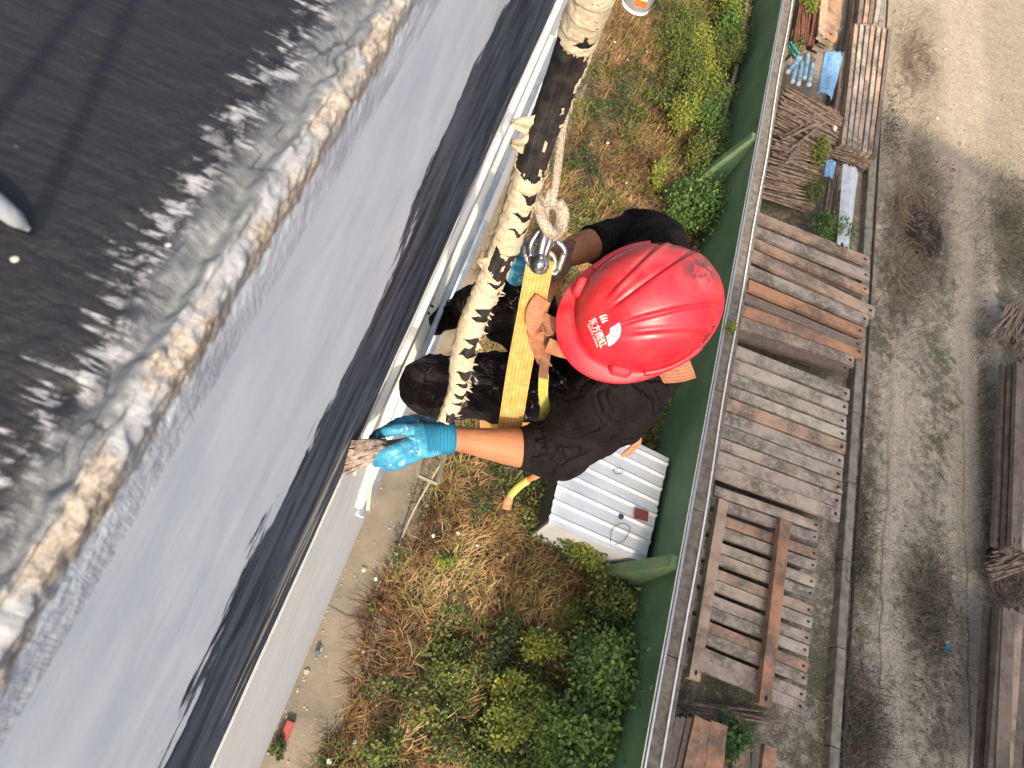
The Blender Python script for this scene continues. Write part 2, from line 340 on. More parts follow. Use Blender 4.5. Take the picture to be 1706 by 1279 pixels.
M['weed'] = leafmat('weed_leaves', [(0, (.025, .045, .012)), (.4, (.07, .105, .02)), (.75, (.17, .18, .035)), (1, (.32, .28, .07))], .6)
M['shrub'] = leafmat('shrub_leaves', [(0, (.022, .06, .015)), (.5, (.065, .14, .026)), (.8, (.15, .23, .04)), (1, (.26, .32, .06))], .6)
M['shrub_y'] = leafmat('yellow_green_leaves', [(0, (.06, .10, .02)), (.5, (.20, .24, .035)), (1, (.42, .38, .05))], .5)
M['bark'] = simple('bark', (.08, .06, .04), (.16, .12, .09), 30, .9)
# clothing and gear
def cloth(name, c1, c2, specks=None, scale=9, rough=.85, rib=None, weave=900):
    n = N(name, rough, spec=.14); p = n.pos
    c = n.ramp(n.noise(p, scale, 5, .6), [(.35, tuple(q*.36 for q in c1)), (.68, tuple(q*.42 for q in c2))]) if 'blue' not in name else n.ramp(n.noise(p, scale, 5, .6), [(.35, c1), (.68, c2)])
    if specks: c = n.mix(n.math('MULTIPLY', n.ramp(n.noise(p, specks, 5, .78, 1.2), [(.58, 0), (.61, 1)]), n.ramp(n.noise(p, 13, 3), [(.52, 0), (.58, 1)])), c, (.42, .42, .40))
    wv = n.noise(n.map(p, (1, 1, 1)), weave, 2, .6); c = n.mix(n.ramp(wv, [(.35, .28), (.6, 0)]), c, .35, 'MULTIPLY')
    fo = n.noise(n.map(p, (1, 1, 1)), 8, 3, .5, 1.4); fo = n.math('ABSOLUTE', n.math('SUBTRACT', fo, .5)); n.col(c); n.bump(n.math('ADD', n.math('MULTIPLY', wv, .05), n.math('MULTIPLY', n.math('MINIMUM', fo, .09), 8 if 'cuff' not in name and 'ribbed' not in name else 0)), .012); return n.m
M['sweater'] = cloth('black_knit', (.014, .011, .012), (.032, .024, .025))
M['cuff'] = cloth('ribbed_knit', (.014, .012, .013), (.03, .025, .026))
M['trousers'] = cloth('paint_specked_trousers', (.014, .012, .015), (.075, .055, .066), 26)
M['bootmat'] = cloth('paint_specked_boot', (.010, .009, .010), (.028, .022, .024), 34, rough=.5)
n = N('skin', .62, spec=.3); f = n.noise(n.pos, 14, 4); c = n.ramp(f, [(.3, (.30, .115, .055)), (.7, (.42, .18, .095))]); c = n.mix(n.ramp(n.noise(n.pos, 260, 3), [(.62, 0), (.75, .25)]), c, (.30, .11, .06))
n.col(c); n.b.inputs['Subsurface Weight'].default_value = .12; n.b.inputs['Subsurface Radius'].default_value = (.008, .003, .0015)
n.bump(n.math('ADD', n.noise(n.pos, 420, 3), n.math('MULTIPLY', n.noise(n.pos, 90, 3), 1.5)), .0009); M['skin'] = n.m
n = N('blue_rubber_glove', .42); f = n.noise(n.pos, 55, 5, .7)
c = n.ramp(n.noise(n.pos, 20, 4), [(.35, (.03, .21, .37)), (.65, (.06, .31, .47))]); c = n.mix(n.ramp(f, [(.60, 0), (.64, .85)]), c, (.50, .55, .54)); c = n.mix(n.ramp(n.noise(n.pos, 33, 5, .7), [(.34, .9), (.40, 0)]), c, (.06, .065, .06))
n.col(c); n.bump(n.noise(n.pos, 160, 3), .0012); M['glove'] = n.m
M['glove_cuff'] = cloth('blue_knit_cuff', (.02, .15, .27), (.035, .25, .40), weave=700)
n = N('helmet_red', .3); oc = n.tc.outputs['Object']
c = n.ramp(n.noise(n.pos, 9, 4), [(.3, (.58, .007, .020)), (.7, (.70, .012, .032))]); ux, uy, uz = n.xyz(oc)
right = n.math('MULTIPLY', n.math('SUBTRACT', n.math('MULTIPLY', uy, -1), -.005), 11, clamp=True)
gx = n.math('MULTIPLY', n.math('ADD', ux, .092), 19); gy = n.math('MULTIPLY', n.math('ADD', uy, .010), 24); dz = n.math('SUBTRACT', 1.25, n.math('SQRT', n.math('ADD', n.math('MULTIPLY', gx, gx), n.math('MULTIPLY', gy, gy))), clamp=True); dn = n.noise(n.pos, 75, 6, .72); dl = n.noise(n.pos, 24, 4, .6)
c = n.mix(n.math('MULTIPLY', n.ramp(dl, [(.35, 0), (.65, .7)]), n.math('MAXIMUM', n.math('MULTIPLY', right, .6), dz)), c, (.40, .16, .14))
c = n.mix(n.math('MULTIPLY', dz, n.ramp(n.math('ADD', n.math('MULTIPLY', dn, .6), n.math('MULTIPLY', n.noise(n.pos, 17, 3), .4)), [(.43, 0), (.48, 1)])), c, (.05, .035, .035))
sc2 = n.noise(n.map(n.pos, (1, 1, 1)), 46, 4, .8, 1.5); c = n.mix(n.ramp(n.noise(n.pos, 19, 6, .7), [(.45, 0), (.75, .25)]), c, (.45, .10, .09)); c = n.mix(n.ramp(sc2, [(.69, 0), (.72, .8)]), c, (.10, .02, .02)); c = n.mix(n.ramp(n.noise(n.pos, 60, 4, .8, 1), [(.70, 0), (.73, .7)]), c, (.62, .35, .30))
n.col(c); n.rough(n.ramp(n.noise(n.pos, 30, 5), [(.3, .36), (.7, .62)])); n.b.inputs['Coat Weight'].default_value = .18; n.b.inputs['Coat Roughness'].default_value = .28
n.bump(n.noise(n.pos, 120, 4), .0004); M['helmet'] = n.m
M['helmet_slot'] = simple('dark_red_recess', (.05, .004, .006), (.09, .006, .008), 20, .7)
M['decal'] = simple('white_print', (.66, .64, .62), (.78, .76, .73), 60, .5)
def webbing(name, base, line, hi):
    n = N(name, .75, spec=.3); uv = n.tc.outputs['UV']; u, v, _ = n.xyz(uv)
    k = n.math('FRACT', n.math('MULTIPLY', u, 7)); row = n.math('COMPARE', k, .5, .10)
    dsh = n.math('GREATER_THAN', n.math('FRACT', n.math('MULTIPLY', v, 170)), .42); st = n.math('MULTIPLY', row, dsh)
    f = n.noise(n.pos, 45, 5, .7); c = n.ramp(f, [(.35, base), (.65, hi)])
    c = n.mix(n.math('MULTIPLY', st, .75), c, line)
    wv = n.math('SINE', n.math('MULTIPLY', v, 2600)); c = n.mix(n.ramp(n.noise(n.pos, 24, 5, .7), [(.58, 0), (.72, .55)]), c, (.62, .56, .40))
    n.col(c); n.bump(n.math('ADD', n.math('MULTIPLY', wv, .5), n.math('MULTIPLY', st, -1.5)), .0007); return n.m
M['webbing'] = webbing('yellow_webbing', (.50, .26, .05), (.24, .09, .015), (.60, .39, .15))
M['orange_web'] = webbing('orange_webbing', (.34, .125, .06), (.10, .03, .02), (.45, .21, .12))
M['lime_web'] = webbing('lime_webbing', (.36, .36, .05), (.20, .20, .03), (.48, .46, .14))
M['brown_web'] = webbing('muddy_brown_webbing', (.14, .065, .04), (.05, .03, .02), (.26, .13, .08))
n = N('black_rubber_hose', .42); f = n.noise(n.pos, 50, 5, .7); n.col(n.ramp(f, [(.4, (.010, .010, .011)), (.75, (.045, .042, .038))])); n.bump(f, .001); M['rubber'] = n.m
n = N('cream_tape', .55); f = n.noise(n.pos, 30, 5, .65); c = n.ramp(f, [(.3, (.36, .295, .205)), (.7, (.54, .465, .345))]); c = n.mix(n.ramp(n.noise(n.pos, 90, 5, .7), [(.66, 0), (.70, .8)]), c, (.18, .14, .10)); n.col(c); n.bump(n.noise(n.pos, 120, 4), .0015); M['tape'] = n.m
n = N('braided_rope', .85); uv = n.tc.outputs['UV']
a = n.t.nodes.new('ShaderNodeTexWave'); a.bands_direction = 'DIAGONAL'; a.inputs['Scale'].default_value = 70; a.inputs['Distortion'].default_value = 2; n.L(n.pos, a.inputs[0])
v_ = n.vor(n.pos, 260); c = n.mix(n.ramp(v_, [(.2, 0), (.75, 1)]), (.46, .41, .33), (.24, .19, .15)); c = n.mix(n.ramp(n.noise(n.pos, 40, 4), [(.55, 0), (.7, .6)]), c, (.24, .17, .11)); n.col(c); n.bump(v_, .0016); n.m.name = 'braided_rope'; M['rope'] = n.m
M['bristle'] = simple('paint_stiff_bristles', (.10, .065, .05), (.42, .34, .29), 60, .8, bump=.002)
M['brushwood'] = simple('brush_handle', (.30, .15, .06), (.55, .26, .10), 40, .6)
M['bucket_g'] = simple('grey_bucket_print', (.20, .21, .22), (.27, .28, .29), 9, .45)
M['b_orange'] = simple('orange_print', (.75, .12, .02), (.8, .16, .03), 9, .45)
M['b_green'] = simple('green_print', (.10, .45, .03), (.14, .5, .05), 9, .45)
M['bwhite'] = simple('white_plastic', (.75, .76, .76), (.82, .82, .82), 9, .4)
M['drip'] = simple('pale_paint_tape', (.40, .44, .33), (.52, .56, .45), 15, .6)
M['neigh'] = simple('neighbour_render', (.42, .40, .36), (.52, .49, .44), 1, .85)

# ================================================================== STRUCTURE
GX0, GX1 = -.1, .72
far = obj('ground', [(-150, -150, -.06), (150, -150, -.06), (150, 150, -.06), (-150, 150, -.06)], [[0, 1, 2, 3]], M['far']); tag(far, kind='structure')
def grid(name, x0, x1, y0, y1, dx, dy, zf, mat, kind='structure'):
    nx = int((x1-x0)/dx)+1; ny = int((y1-y0)/dy)+1
    V = [(x0+(x1-x0)*i/nx, y0+(y1-y0)*j/ny, zf(x0+(x1-x0)*i/nx, y0+(y1-y0)*j/ny)) for j in range(ny+1) for i in range(nx+1)]
    F = [[j*(nx+1)+i, j*(nx+1)+i+1, (j+1)*(nx+1)+i+1, (j+1)*(nx+1)+i] for j in range(ny) for i in range(nx)]
    o = obj(name, V, F, mat, None, True); return tag(o, kind=kind)
def edge_x(y): return GX1+.12*noise.noise(Vector((y*.8, 0, 3)))+.05*noise.noise(Vector((y*3, 0, 3)))-.28*max(0, min(1, (y-1)/3))*0
grid('soil', .4, 4.1, -4, 30, .12, .12, lambda x, y: .02+.05*noise.noise(Vector((x*1.5, y*1.5, 0)))-.06*max(0, (.8-x)/.4), M['soil'])
grid('concrete_path', -.1, .72, -6, 30, .1, .1, lambda x, y: .04+.006*noise.noise(Vector((x*4, y*4, 0))), M['concrete'])
grid('dirt_road', 4.2, 22, -6, 42, .16, .16, lambda x, y: .02+.05*noise.noise(Vector((x*.9, y*.5, 0)))+.035*noise.noise(Vector((x*3, y*3, 5)))-.05*math.exp(-((x-9.3)/.22)**2)-.05*math.exp(-((x-10.6)/.25)**2), M['yard'])

# ---- own building
bld = empty('building', (-.3, 0, 0), 'pale building whose parapet and facade the worker hangs from', 'building')
ZT = CAM_Z-.28; XW = -.094
# body below and roof floor
for nm, c, s, mt in (('wall_body', (-5.15, 10, 4.45), (10.0, 50, 8.9), M['white_wall']),
                     ('roof_floor', (-5.25, 10, 9.35), (9.9, 50, .9), M['parapet'])):
    box(nm, c, s, mt, bld)
# parapet: one dense profile, real roughness at the arris
prof = []
for i in range(30): prof.append((-.42+(.42-.165)*i/30, 0, 0))
for i in range(70): prof.append((-.165+(.165-.1005)*i/70, 0, .25+.75*i/70))
for i in range(14):
    a = i/13*math.pi/2; prof.append((-.1005+.0065*math.sin(a), -.0065+.0065*math.cos(a), 1))
for i in range(26): prof.append((XW, -.0065-.05*(i+1)/26, 1-(i+1)/26))
ys = list(np.linspace(-.10, .60, 520)); ys = [-6, -2, -.6]+ys+[.8, 1.2, 2, 5, 12, 32]
V = []; F = []
for j, yy in enumerate(ys):
    for (px, pz, k) in prof:
        v = Vector((px, yy, 0)); d = 0; dx = 0
        if k > 0:
            n1 = noise.fractal(Vector((px*70, yy*60, pz*60)), 1, 2, 5); n2 = noise.noise(Vector((px*30, yy*22, 4)))
            wig = .005*noise.noise(Vector((1.3, yy*28, 0)))+.003*noise.noise(Vector((7, yy*90, 0)))
            gz_ = math.exp(-((px+.112+wig)/.0045)**2)      # groove
            ridge = math.exp(-((px+.104+wig)/.005)**2)
            d = k*(.0022*n1+.0018*n2)-.0045*gz_*k+.0038*ridge*k
            n3 = abs(noise.noise(Vector((px*150, yy*130, pz*150)))); e_ = math.exp(-((px+.0985)/.006)**2)*math.exp((pz)/.022)
            d += e_*(.0030*n3+.0012*noise.noise(Vector((px*400, yy*400, pz*400))))
            if px > -.101: dx = (.0026*n1+.0034*n3-.001)*k*math.exp(pz/.03)+.0012*n2*k; d = .0012*n1*k*(1 if pz > -.007 else 0)
        V.append((px+dx, yy, ZT+pz+d))
np_ = len(prof)
for j in range(len(ys)-1):
    for i in range(np_-1): F.append([j*np_+i, (j+1)*np_+i, (j+1)*np_+i+1, j*np_+i+1][::-1])
par = obj('parapet', V, F, M['parapet'], bld, True)
for p in par.data.polygons: p.flip()
box('parapet_inner_face', (-.437, 13, 9.75), (.03, 38, 1.0), M['white_wall'], bld)
# painted band of the facade, gently uneven
zb0 = ZT-.0565; zb1 = CAM_Z-1.50
V = []; F = []; ysw = [-6, -3, -1]+list(np.linspace(-.5, 3, 150))+[5, 10, 20, 32]; zs = np.linspace(zb0, zb1, 60)
for yy in ysw:
    for zz in zs: V.append((XW+.0012*noise.noise(Vector((3, yy*6, zz*6)))*min(1, (zb0-zz)*30), yy, zz))
nz = len(zs)
for j in range(len(ysw)-1):
    for i in range(nz-1): F.append([j*nz+i, (j+1)*nz+i, (j+1)*nz+i+1, j*nz+i+1])
pw = obj('painted_band', V, F, M['wall'], bld, True)
# drip edge under the band, with ragged flakes; below it the white facade with its rail mouldings
box('drip_edge', (XW-.004, 13, CAM_Z-1.515), (.010, 38, .028), M['trim'], bld)
box('painted_shade_strip', (XW-.018, 13, CAM_Z-1.555), (.012, 38, .052), M['dark_and_shade'], bld)  # black strip stands in for the shade under the drip edge
box('lower_facade', (XW-.026, 13, (CAM_Z-1.58)/2), (.05, 38, CAM_Z-1.58), M['white_wall'], bld)
for zz, hh, dd, mt, nm in ((1.66, .07, .016, 'trim', 'moulding'), (1.80, .03, .010, 'alu', 'moulding'), (1.92, .12, .006, 'trim', 'moulding')):
    y_0 = .62 if nm == 'moulding' else -6
    box(nm, (XW+dd/2-.001, (32+y_0)/2, CAM_Z-zz), (dd+.002, 32-y_0, hh), M[mt], bld, b=.002)
def window(y0, y1, zt, zb, open_=False):
    f = []
    x = XW+.012
    for yy in (y0, (y0+y1)/2, y1): f.append(box_vf((x, yy, (zt+zb)/2), (.03, .045, zt-zb), b=.003))
    for zz in (zt, zb, (zt*.68+zb*.32)): f.append(box_vf((x+.006, (y0+y1)/2, zz), (.034, y1-y0, .04), b=.003))
    f.append(box_vf((x+.02, (y0+y1)/2, zt-.03), (.012, y1-y0-.02, .012)))
    V, F = merge(f); wdw = obj('window', V, F, M['pvc'], bld)
    box('pane', (XW+.004, (y0+y1)/2, (zt+zb)/2), (.006, y1-y0-.03, zt-zb-.03), M['glass'], wdw)
    box('sill', (x+.024, (y0+y1)/2, zb-.03), (.05, y1-y0+.10, .022), M['alu'], wdw, b=.004); box('head_rail', (x+.03, (y0+y1)/2, zt+.05), (.02, y1-y0, .02), M['alu'], wdw, b=.003)
for k in range(6):
    for lv in range(1):
        y0 = .95+k*2.9; zt = CAM_Z-2.08-lv*3.0
        if zt-1.3 > .2: window(y0, y0+1.9, zt, zt-1.35)
# open sash seen just past the glove
def sash():
    z = CAM_Z-2.55; P = [Vector((-.09, .78, z)), Vector((.035, .66, z-.02)), Vector((.06, .90, z-.02))]
    a = at(700, 752, 2.5); b = at(742, 756, 2.5); c = at(728, 806, 2.5); d_ = at(697, 792, 2.5)
    parts = [tube_vf([p, q], [.008, .008], seg=4) for p, q in ((a, b), (b, c), (c, d_), (d_, a))]
    V, F = merge(parts); return obj('window_sash', V, F, M['kerb'], bld)
sash()
# ---- unseen neighbouring block, added and sized to cast the shade on the yard
nb = empty('building', (16, -20, 0), 'unseen rendered neighbouring block added to cast the shade on the yard', 'building')
ctan = 1/math.tan(math.radians(ELEV))
def block(x0, x1, y0, y1, z):
    box('wall', ((x0+x1)/2, (y0+y1)/2, z/2), (x1-x0, y1-y0, z), M['neigh'], nb)
    box('roof', ((x0+x1)/2, (y0+y1)/2, z+.1), (x1-x0+.2, y1-y0+.2, .2), M['kerb'], nb)
    for lv in range(int(z//3)):
        for k in range(int((x1-x0)//2.6)):
            wx = x0+1.2+k*2.6; fr = box('window', (wx, y1+.02, lv*3+1.8), (1.3, .06, 1.4), M['pvc'], nb); box('pane', (wx, y1+.055, lv*3+1.8), (1.1, .02, 1.2), M['glass'], fr)
block(7.55, 11.2, -24, -16, 24.5/ctan+1.8); block(11.21, 32, -26, -16, 33.8/ctan)
# ---- green boundary wall
wall = empty('boundary_wall', (4.15, 10, 0), 'long dark green boundary wall with brown coping between weeds and timber yard', 'wall')
WX = 4.0; WZ = 1.9
box('wall_face', (WX+.14, 15, .93), (.24, 50, 1.86), M['green_wall'], wall)
k = 0; yy = -8.0
while yy < 38:
    L = 2.0; box('coping', (WX+.155, yy+L/2, 1.9+.004*random.random()), (.25, L-.012, .08), M['coping'], wall, b=.006); yy += L
tube('rail', [(WX+.012, -8, 1.95), (WX+.012, 38, 1.95)], [.018, .018], M['alu'], wall, seg=8)
tube('rail', [(WX-.004, -8, 1.90), (WX-.004, 38, 1.90)], [.012, .012], M['whitepaint'], wall, seg=6)
for yb in (-4.9, 3.12, 11.75, 19.9, 28.2):
    V = [(WX+.02, yb, 0), (3.42, yb, 0), (3.9, yb, 1.86), (WX+.02, yb, 1.86)]; V += [(a, b+.17, c) for a, b, c in V]
    obj('buttress', V, [[3, 2, 1, 0], [4, 5, 6, 7], [0, 1, 5, 4], [1, 2, 6, 5], [2, 3, 7, 6], [3, 0, 4, 7]], M['buttress'], wall)
wp = [];  yy = -4
while yy < 36: wp.append(Vector((WX+.20+.045*noise.noise(Vector((yy*.4, 2, 0))), yy, 1.965+.01*random.random()))); yy += .8
cable = tube('cable', wp, [.014, .014], M['whitepaint'], None, seg=6, n=len(wp)*2); tag(cable, 'thin white cable lying loosely along the wall coping', 'cable')
wpipe = tube('drain_pipe', [at(1250, -40, 10.2), at(1238, 60, 10.2), at(1215, 160, 10.2), at(1198, 226, 10.25)], [.05, .05], M['kerb'], None, seg=10)
tag(wpipe, 'pale grey pipe lying at the foot of the green wall', 'pipe')
# ---- kerb of the timber yard
kb = empty('kerb', (7.85, 10, 0), 'long low concrete kerb between plank stacks and dusty road', 'kerb'); yy = -4.0
while yy < 34:
    box('kerb_stone', (7.80+.01*random.random(), yy+.75, .10), (.17, 1.485, .22), M['kerb'], kb, b=.012); yy += 1.5
rl = tube('steel_rail', [(7.98, -4, .16), (8.0, 34, .16)], [.028, .028], M['dark_and_shade'], None, seg=6); tag(rl, 'dark rail running beside the low concrete kerb', 'rail')

# ================================================================== TIMBER YARD
def unit_plank(name, mat):
    v, f = box_vf((0, 0, 0), (1, 1, 1)); bm = bmesh.new(); vs = [bm.verts.new(p) for p in v]
    for q in f: bm.faces.new([vs[i] for i in q])
    bmesh.ops.subdivide_edges(bm, edges=[e for e in bm.edges if abs((e.verts[0].co-e.verts[1].co).x) > .5], cuts=5)
    for q in bm.verts:
        q.co.y += .035*noise.noise(Vector((q.co.x*3, q.co.y, q.co.z)))+0; q.co.z += .06*noise.noise(Vector((q.co.x*4+9, q.co.y*.5, q.co.z)))
        if abs(q.co.x) > .49: q.co.x += .004*noise.noise(Vector((q.co.y*7, q.co.z*5, 2)))
    me = bpy.data.meshes.new(name); bm.to_mesh(me); bm.free(); me.materials.append(mat); return me
PL = {k: unit_plank('plank_'+k, M[k]) for k in ('wood_red', 'wood_grey', 'wood_dark', 'wood_orange')}
def plank(parent, a, b, wd, th, kind, name='plank', roll=0):
    o = bpy.data.objects.new(name, PL[kind]); C.objects.link(o)
    d = b-a; q = d.to_track_quat('X', 'Z').to_matrix() @ Matrix.Rotation(roll, 3, 'X')
    if random.random() < .5: pass
    mw = Matrix.Translation((a+b)/2) @ q.to_4x4() @ Matrix.Diagonal((d.length, wd, th, 1))
    if parent is not None: o.parent = parent; mw = Matrix.Translation(parent.location).inverted() @ mw
    o.matrix_basis = mw
    return o
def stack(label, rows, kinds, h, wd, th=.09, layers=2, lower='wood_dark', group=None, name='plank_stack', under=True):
    a0 = at(*rows[0][:2], h); st = empty(name, (a0.x, a0.y, 0), label, 'plank stack', group)
    for i, r in enumerate(rows):
        a = at(r[0], r[1], h); b = at(r[2], r[3], h); w_ = wd*(r[4] if len(r) > 4 else 1); k = kinds[i % len(kinds)] if len(r) < 6 else r[5]
        dz = random.uniform(-.02, .02); v = Vector((0, 0, dz)); plank(st, a+v, b+v, w_, th, k, roll=random.uniform(-.04, .04))
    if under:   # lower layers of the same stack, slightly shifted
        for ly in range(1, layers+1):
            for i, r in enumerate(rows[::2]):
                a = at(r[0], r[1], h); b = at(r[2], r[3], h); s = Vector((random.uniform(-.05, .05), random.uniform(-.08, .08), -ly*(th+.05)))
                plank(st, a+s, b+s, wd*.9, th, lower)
    return st
HS = 9.75
# A: reddish-brown skewed stack next to the brush pile
A = [(1262, 362, 1446, 436, 1), (1254, 384, 1447, 462, 1, 'wood_grey'), (1250, 402, 1446, 486, .8), (1249, 424, 1455, 522, 1.15, 'wood_red'),
     (1247, 452, 1444, 536, 1, 'wood_grey'), (1245, 476, 1436, 556, 1.05, 'wood_orange'), (1236, 496, 1432, 578, .8, 'wood_dark'), (1232, 517, 1436, 590, 1.1, 'wood_orange'), (1230, 538, 1420, 604, 1, 'wood_red'), (1226, 556, 1412, 616, .8, 'wood_dark')]
stack('reddish brown skewed plank stack between brush pile and grey planks', A, ['wood_red'], HS, .232, layers=3, group='plank stacks beside the green wall')
B = []
for i in range(10):
    t = i/9; B.append((1222-40*t, 586+196*t, 1412-16*t, 660+200*t, 1.0 if i not in (3, 7) else .85))
stack('neat grey plank stack in the middle of the timber yard', B, ['wood_grey', 'wood_grey', 'wood_grey', 'wood_grey', 'wood_red', 'wood_grey'], HS-.05, .228, layers=4, group='plank stacks beside the green wall')
Cc = []
for i in range(14):
    t = i/13; g = (i//2)*2.2; Cc.append((1188-56*t, 818+278*t-(i % 2)*3.5, 1362-24*t, 878+305*t-(i % 2)*3.5, .76))
stack('grey planks laid in pairs under two rusty crossbeams', Cc, ['wood_grey', 'wood_grey', 'wood_red', 'wood_grey'], HS+.18, .212, layers=3, group='plank stacks beside the green wall')
b1 = plank(None, at(1203, 835, HS-.05), at(1154, 1133, HS-.05), .17, .12, 'wood_red', 'crossbeam'); tag(b1, 'rusty brown crossbeam nearest the green wall lying over paired grey planks', 'beam')
b2 = plank(None, at(1306, 868, HS-.05), at(1271, 1176, HS-.05), .19, .12, 'wood_orange', 'crossbeam'); tag(b2, 'orange brown crossbeam lying over the middle of the paired grey planks', 'beam')
D = [(1173, 1200, 1152, 1300, 1.5, 'wood_orange'), (1196, 1205, 1186, 1300, 1.2, 'wood_orange')]
stack('pair of orange brown planks at the bottom edge of the yard', D, ['wood_orange'], HS, .22, layers=3, group='plank stacks beside the green wall')
D2 = [(1116+i*9, 1195-i*0, 1092+i*9, 1300, .34, 'wood_dark') for i in range(5)]
stack('dark narrow boards on edge beside the orange pair', D2, ['wood_dark'], HS+.1, .2, th=.2, layers=1)
D3 = [(1232, 1218, 1226, 1310, .9, 'wood_red'), (1246, 1240, 1240, 1310, .5, 'wood_dark'), (1256, 1240, 1250, 1310, .5, 'wood_dark'), (1280, 1244, 1272, 1310, 1, 'wood_orange')]
stack('short dark and orange boards among leaves at the bottom edge', D3, ['wood_dark'], HS+.2, .2, layers=2)
# long beams at top
E_ = []
for i in range(7): E_.append((1424+i*9.2-(0 if i < 5 else 0), 44+i*1.5, 1402+i*8.6, 244+i*3.2, .52, ['wood_red', 'wood_grey', 'wood_grey', 'wood_red', 'wood_grey', 'wood_red', 'wood_dark'][i]))
stack('bundle of long narrow brown beams lying lengthwise beside the kerb', E_, ['wood_red'], 9.9, .20, th=.16, layers=2)
E2 = [(1436+i*10, -30, 1428+i*9, 46, .55, ['wood_dark', 'wood_red', 'wood_dark', 'wood_grey'][i]) for i in range(4)]
stack('short dark logs at the far end beyond the long beams', E2, ['wood_dark'], 10.0, .22, th=.16, layers=1)
stack('wide orange brown boards at the far end of the yard', [(1392, -30, 1382, 62, 1.2, 'wood_orange'), (1374, -20, 1366, 66, .6, 'wood_red')], ['wood_orange'], 9.8, .34, layers=3)
E3 = [(1380+i*8, 180, 1368+i*8, 250, .5, 'wood_dark') for i in range(2)]+[(1404, 90, 1392, 180, .5, 'wood_dark'), (1396, 150, 1386, 200, .5, 'wood_dark')]
stack('dark posts wedged between the blue sheet and the long beams', E3, ['wood_dark'], 10.1, .2, th=.14, layers=1)
# right-hand stacks
G1 = [(1694+i*9.5, 606-i*3.5, 1684+i*10.5, 914+i*1.5, .62, ['wood_dark', 'wood_dark', 'wood_grey', 'wood_dark', 'wood_red', 'wood_dark'][i % 6]) for i in range(8)]
stack('dark plank stack across the road at the right edge', G1, ['wood_dark'], 9.7, .19, layers=2, group='plank stacks across the road')
G2 = [(1676, 1018, 1664, 1300, 1.0, 'wood_dark'), (1672, 1018, 1652, 1300, .8, 'wood_dark'), (1690, 1020, 1668, 1300, 1.1, 'wood_red'), (1706, 1016, 1688, 1300, 1.0, 'wood_dark'), (1726, 1016, 1712, 1300, 1.0, 'wood_dark')]
stack('broad brown plank stack at the lower right corner', G2, ['wood_dark'], 9.7, .24, layers=2, group='plank stacks across the road')
# stick piles
def unit_stick():
    v, f = tube_vf([(-.5, 0, 0), (-.1, .012, .01), (.2, -.01, 0), (.5, .008, 0)], [1, 1], seg=5, n=5)
    # radius 1 is scaled per copy through y/z; the path bend was given in those units
    me = mesh('stick', [(a.x, a.y*1.0, a.z) for a in v], f); return me
STK = {}
for k in ('stick', 'rust', 'teal'): STK[k] = unit_stick(); STK[k].materials.append(M[k])
def stick(parent, a, b, r, kind, name='stick'):
    o = bpy.data.objects.new(name, STK[kind]); C.objects.link(o); d = b-a
    mw = Matrix.Translation((a+b)/2) @ d.to_track_quat('X', 'Z').to_matrix().to_4x4() @ Matrix.Diagonal((d.length, r, r, 1))
    o.parent = parent; o.matrix_basis = Matrix.Translation(parent.location).inverted() @ mw
def pile(name, label, cat, p0, p1, q0, q1, n_, h, r, kind, jit=6, nm='stick', hr=.35):
    "sticks run from the line p0-p1 to the line q0-q1"
    c = at((p0[0]+q1[0])/2, (p0[1]+q1[1])/2, h); st = empty(name, (c.x, c.y, 0), label, cat)
    for i in range(n_):
        t = random.random(); s = random.gauss(0, .012); a = at(p0[0]+(p1[0]-p0[0])*t+random.uniform(-jit, jit), p0[1]+(p1[1]-p0[1])*t+random.uniform(-jit, jit)*.5, h+random.random()*hr)
        t2 = min(1, max(0, t+s*3)); b = at(q0[0]+(q1[0]-q0[0])*t2+random.uniform(-jit, jit), q0[1]+(q1[1]-q0[1])*t2+random.uniform(-jit, jit)*.5, h+random.random()*hr)
        if random.random() < .3: a = a.lerp(b, random.uniform(0, .3))
        stick(st, a, b, r*random.uniform(.6, 1.3), kind, nm)
    return st
pile('brush_pile', 'large pile of brown sticks below the blue tubes', 'stick pile', (1308, 142), (1286, 222), (1400, 190), (1372, 268), 110, 9.75, .019, 'stick')
pile('brush_pile', 'pile of thin sticks heaped above the reddish plank stack', 'stick pile', (1290, 218), (1268, 332), (1370, 246), (1348, 352), 120, 9.8, .019, 'stick')
pile('brush_pile', 'few long loose sticks crossing over the stick piles', 'stick pile', (1310, 190), (1300, 330), (1384, 190), (1330, 225), 7, 9.6, .022, 'stick', 12)
pile('rod_bundle', 'bundle of rusty red rods at the top of the yard', 'rod bundle', (1334, -20), (1366, -20), (1322, 66), (1354, 72), 60, 9.75, .018, 'rust', 4, 'rod')
pile('tube_bundle', 'thin teal plastic tubes behind the blue cylinders', 'tube bundle', (1312, 78), (1320, 68), (1322, 98), (1336, 92), 14, 9.8, .016, 'teal', 2, 'tube', .2)
pile('brush_pile', 'pale sticks under the blue and white sheets', 'stick pile', (1384, 285), (1400, 290), (1372, 372), (1392, 392), 36, 9.95, .016, 'stick', 5)
pile('brush_pile', 'tangle of bleached sticks above the right edge plank stack', 'stick pile', (1660, 560), (1720, 585), (1690, 500), (1730, 540), 50, 9.9, .022, 'stick', 16)
pile('brush_pile', 'short cross sticks at the lower end of the long beams', 'stick pile', (1392, 244), (1388, 262), (1450, 262), (1440, 280), 40, 9.95, .012, 'stick', 4)
pile('brush_pile', 'heap of yellow brown sticks between the two right edge stacks', 'stick pile', (1648, 925), (1656, 965), (1706, 905), (1712, 945), 60, 9.9, .02, 'stick', 10)
pile('brush_pile', 'loose twigs on the dark soil under the crossbeams', 'stick pile', (1150, 1165), (1180, 1190), (1240, 1180), (1310, 1212), 12, 10.1, .016, 'stick', 10)
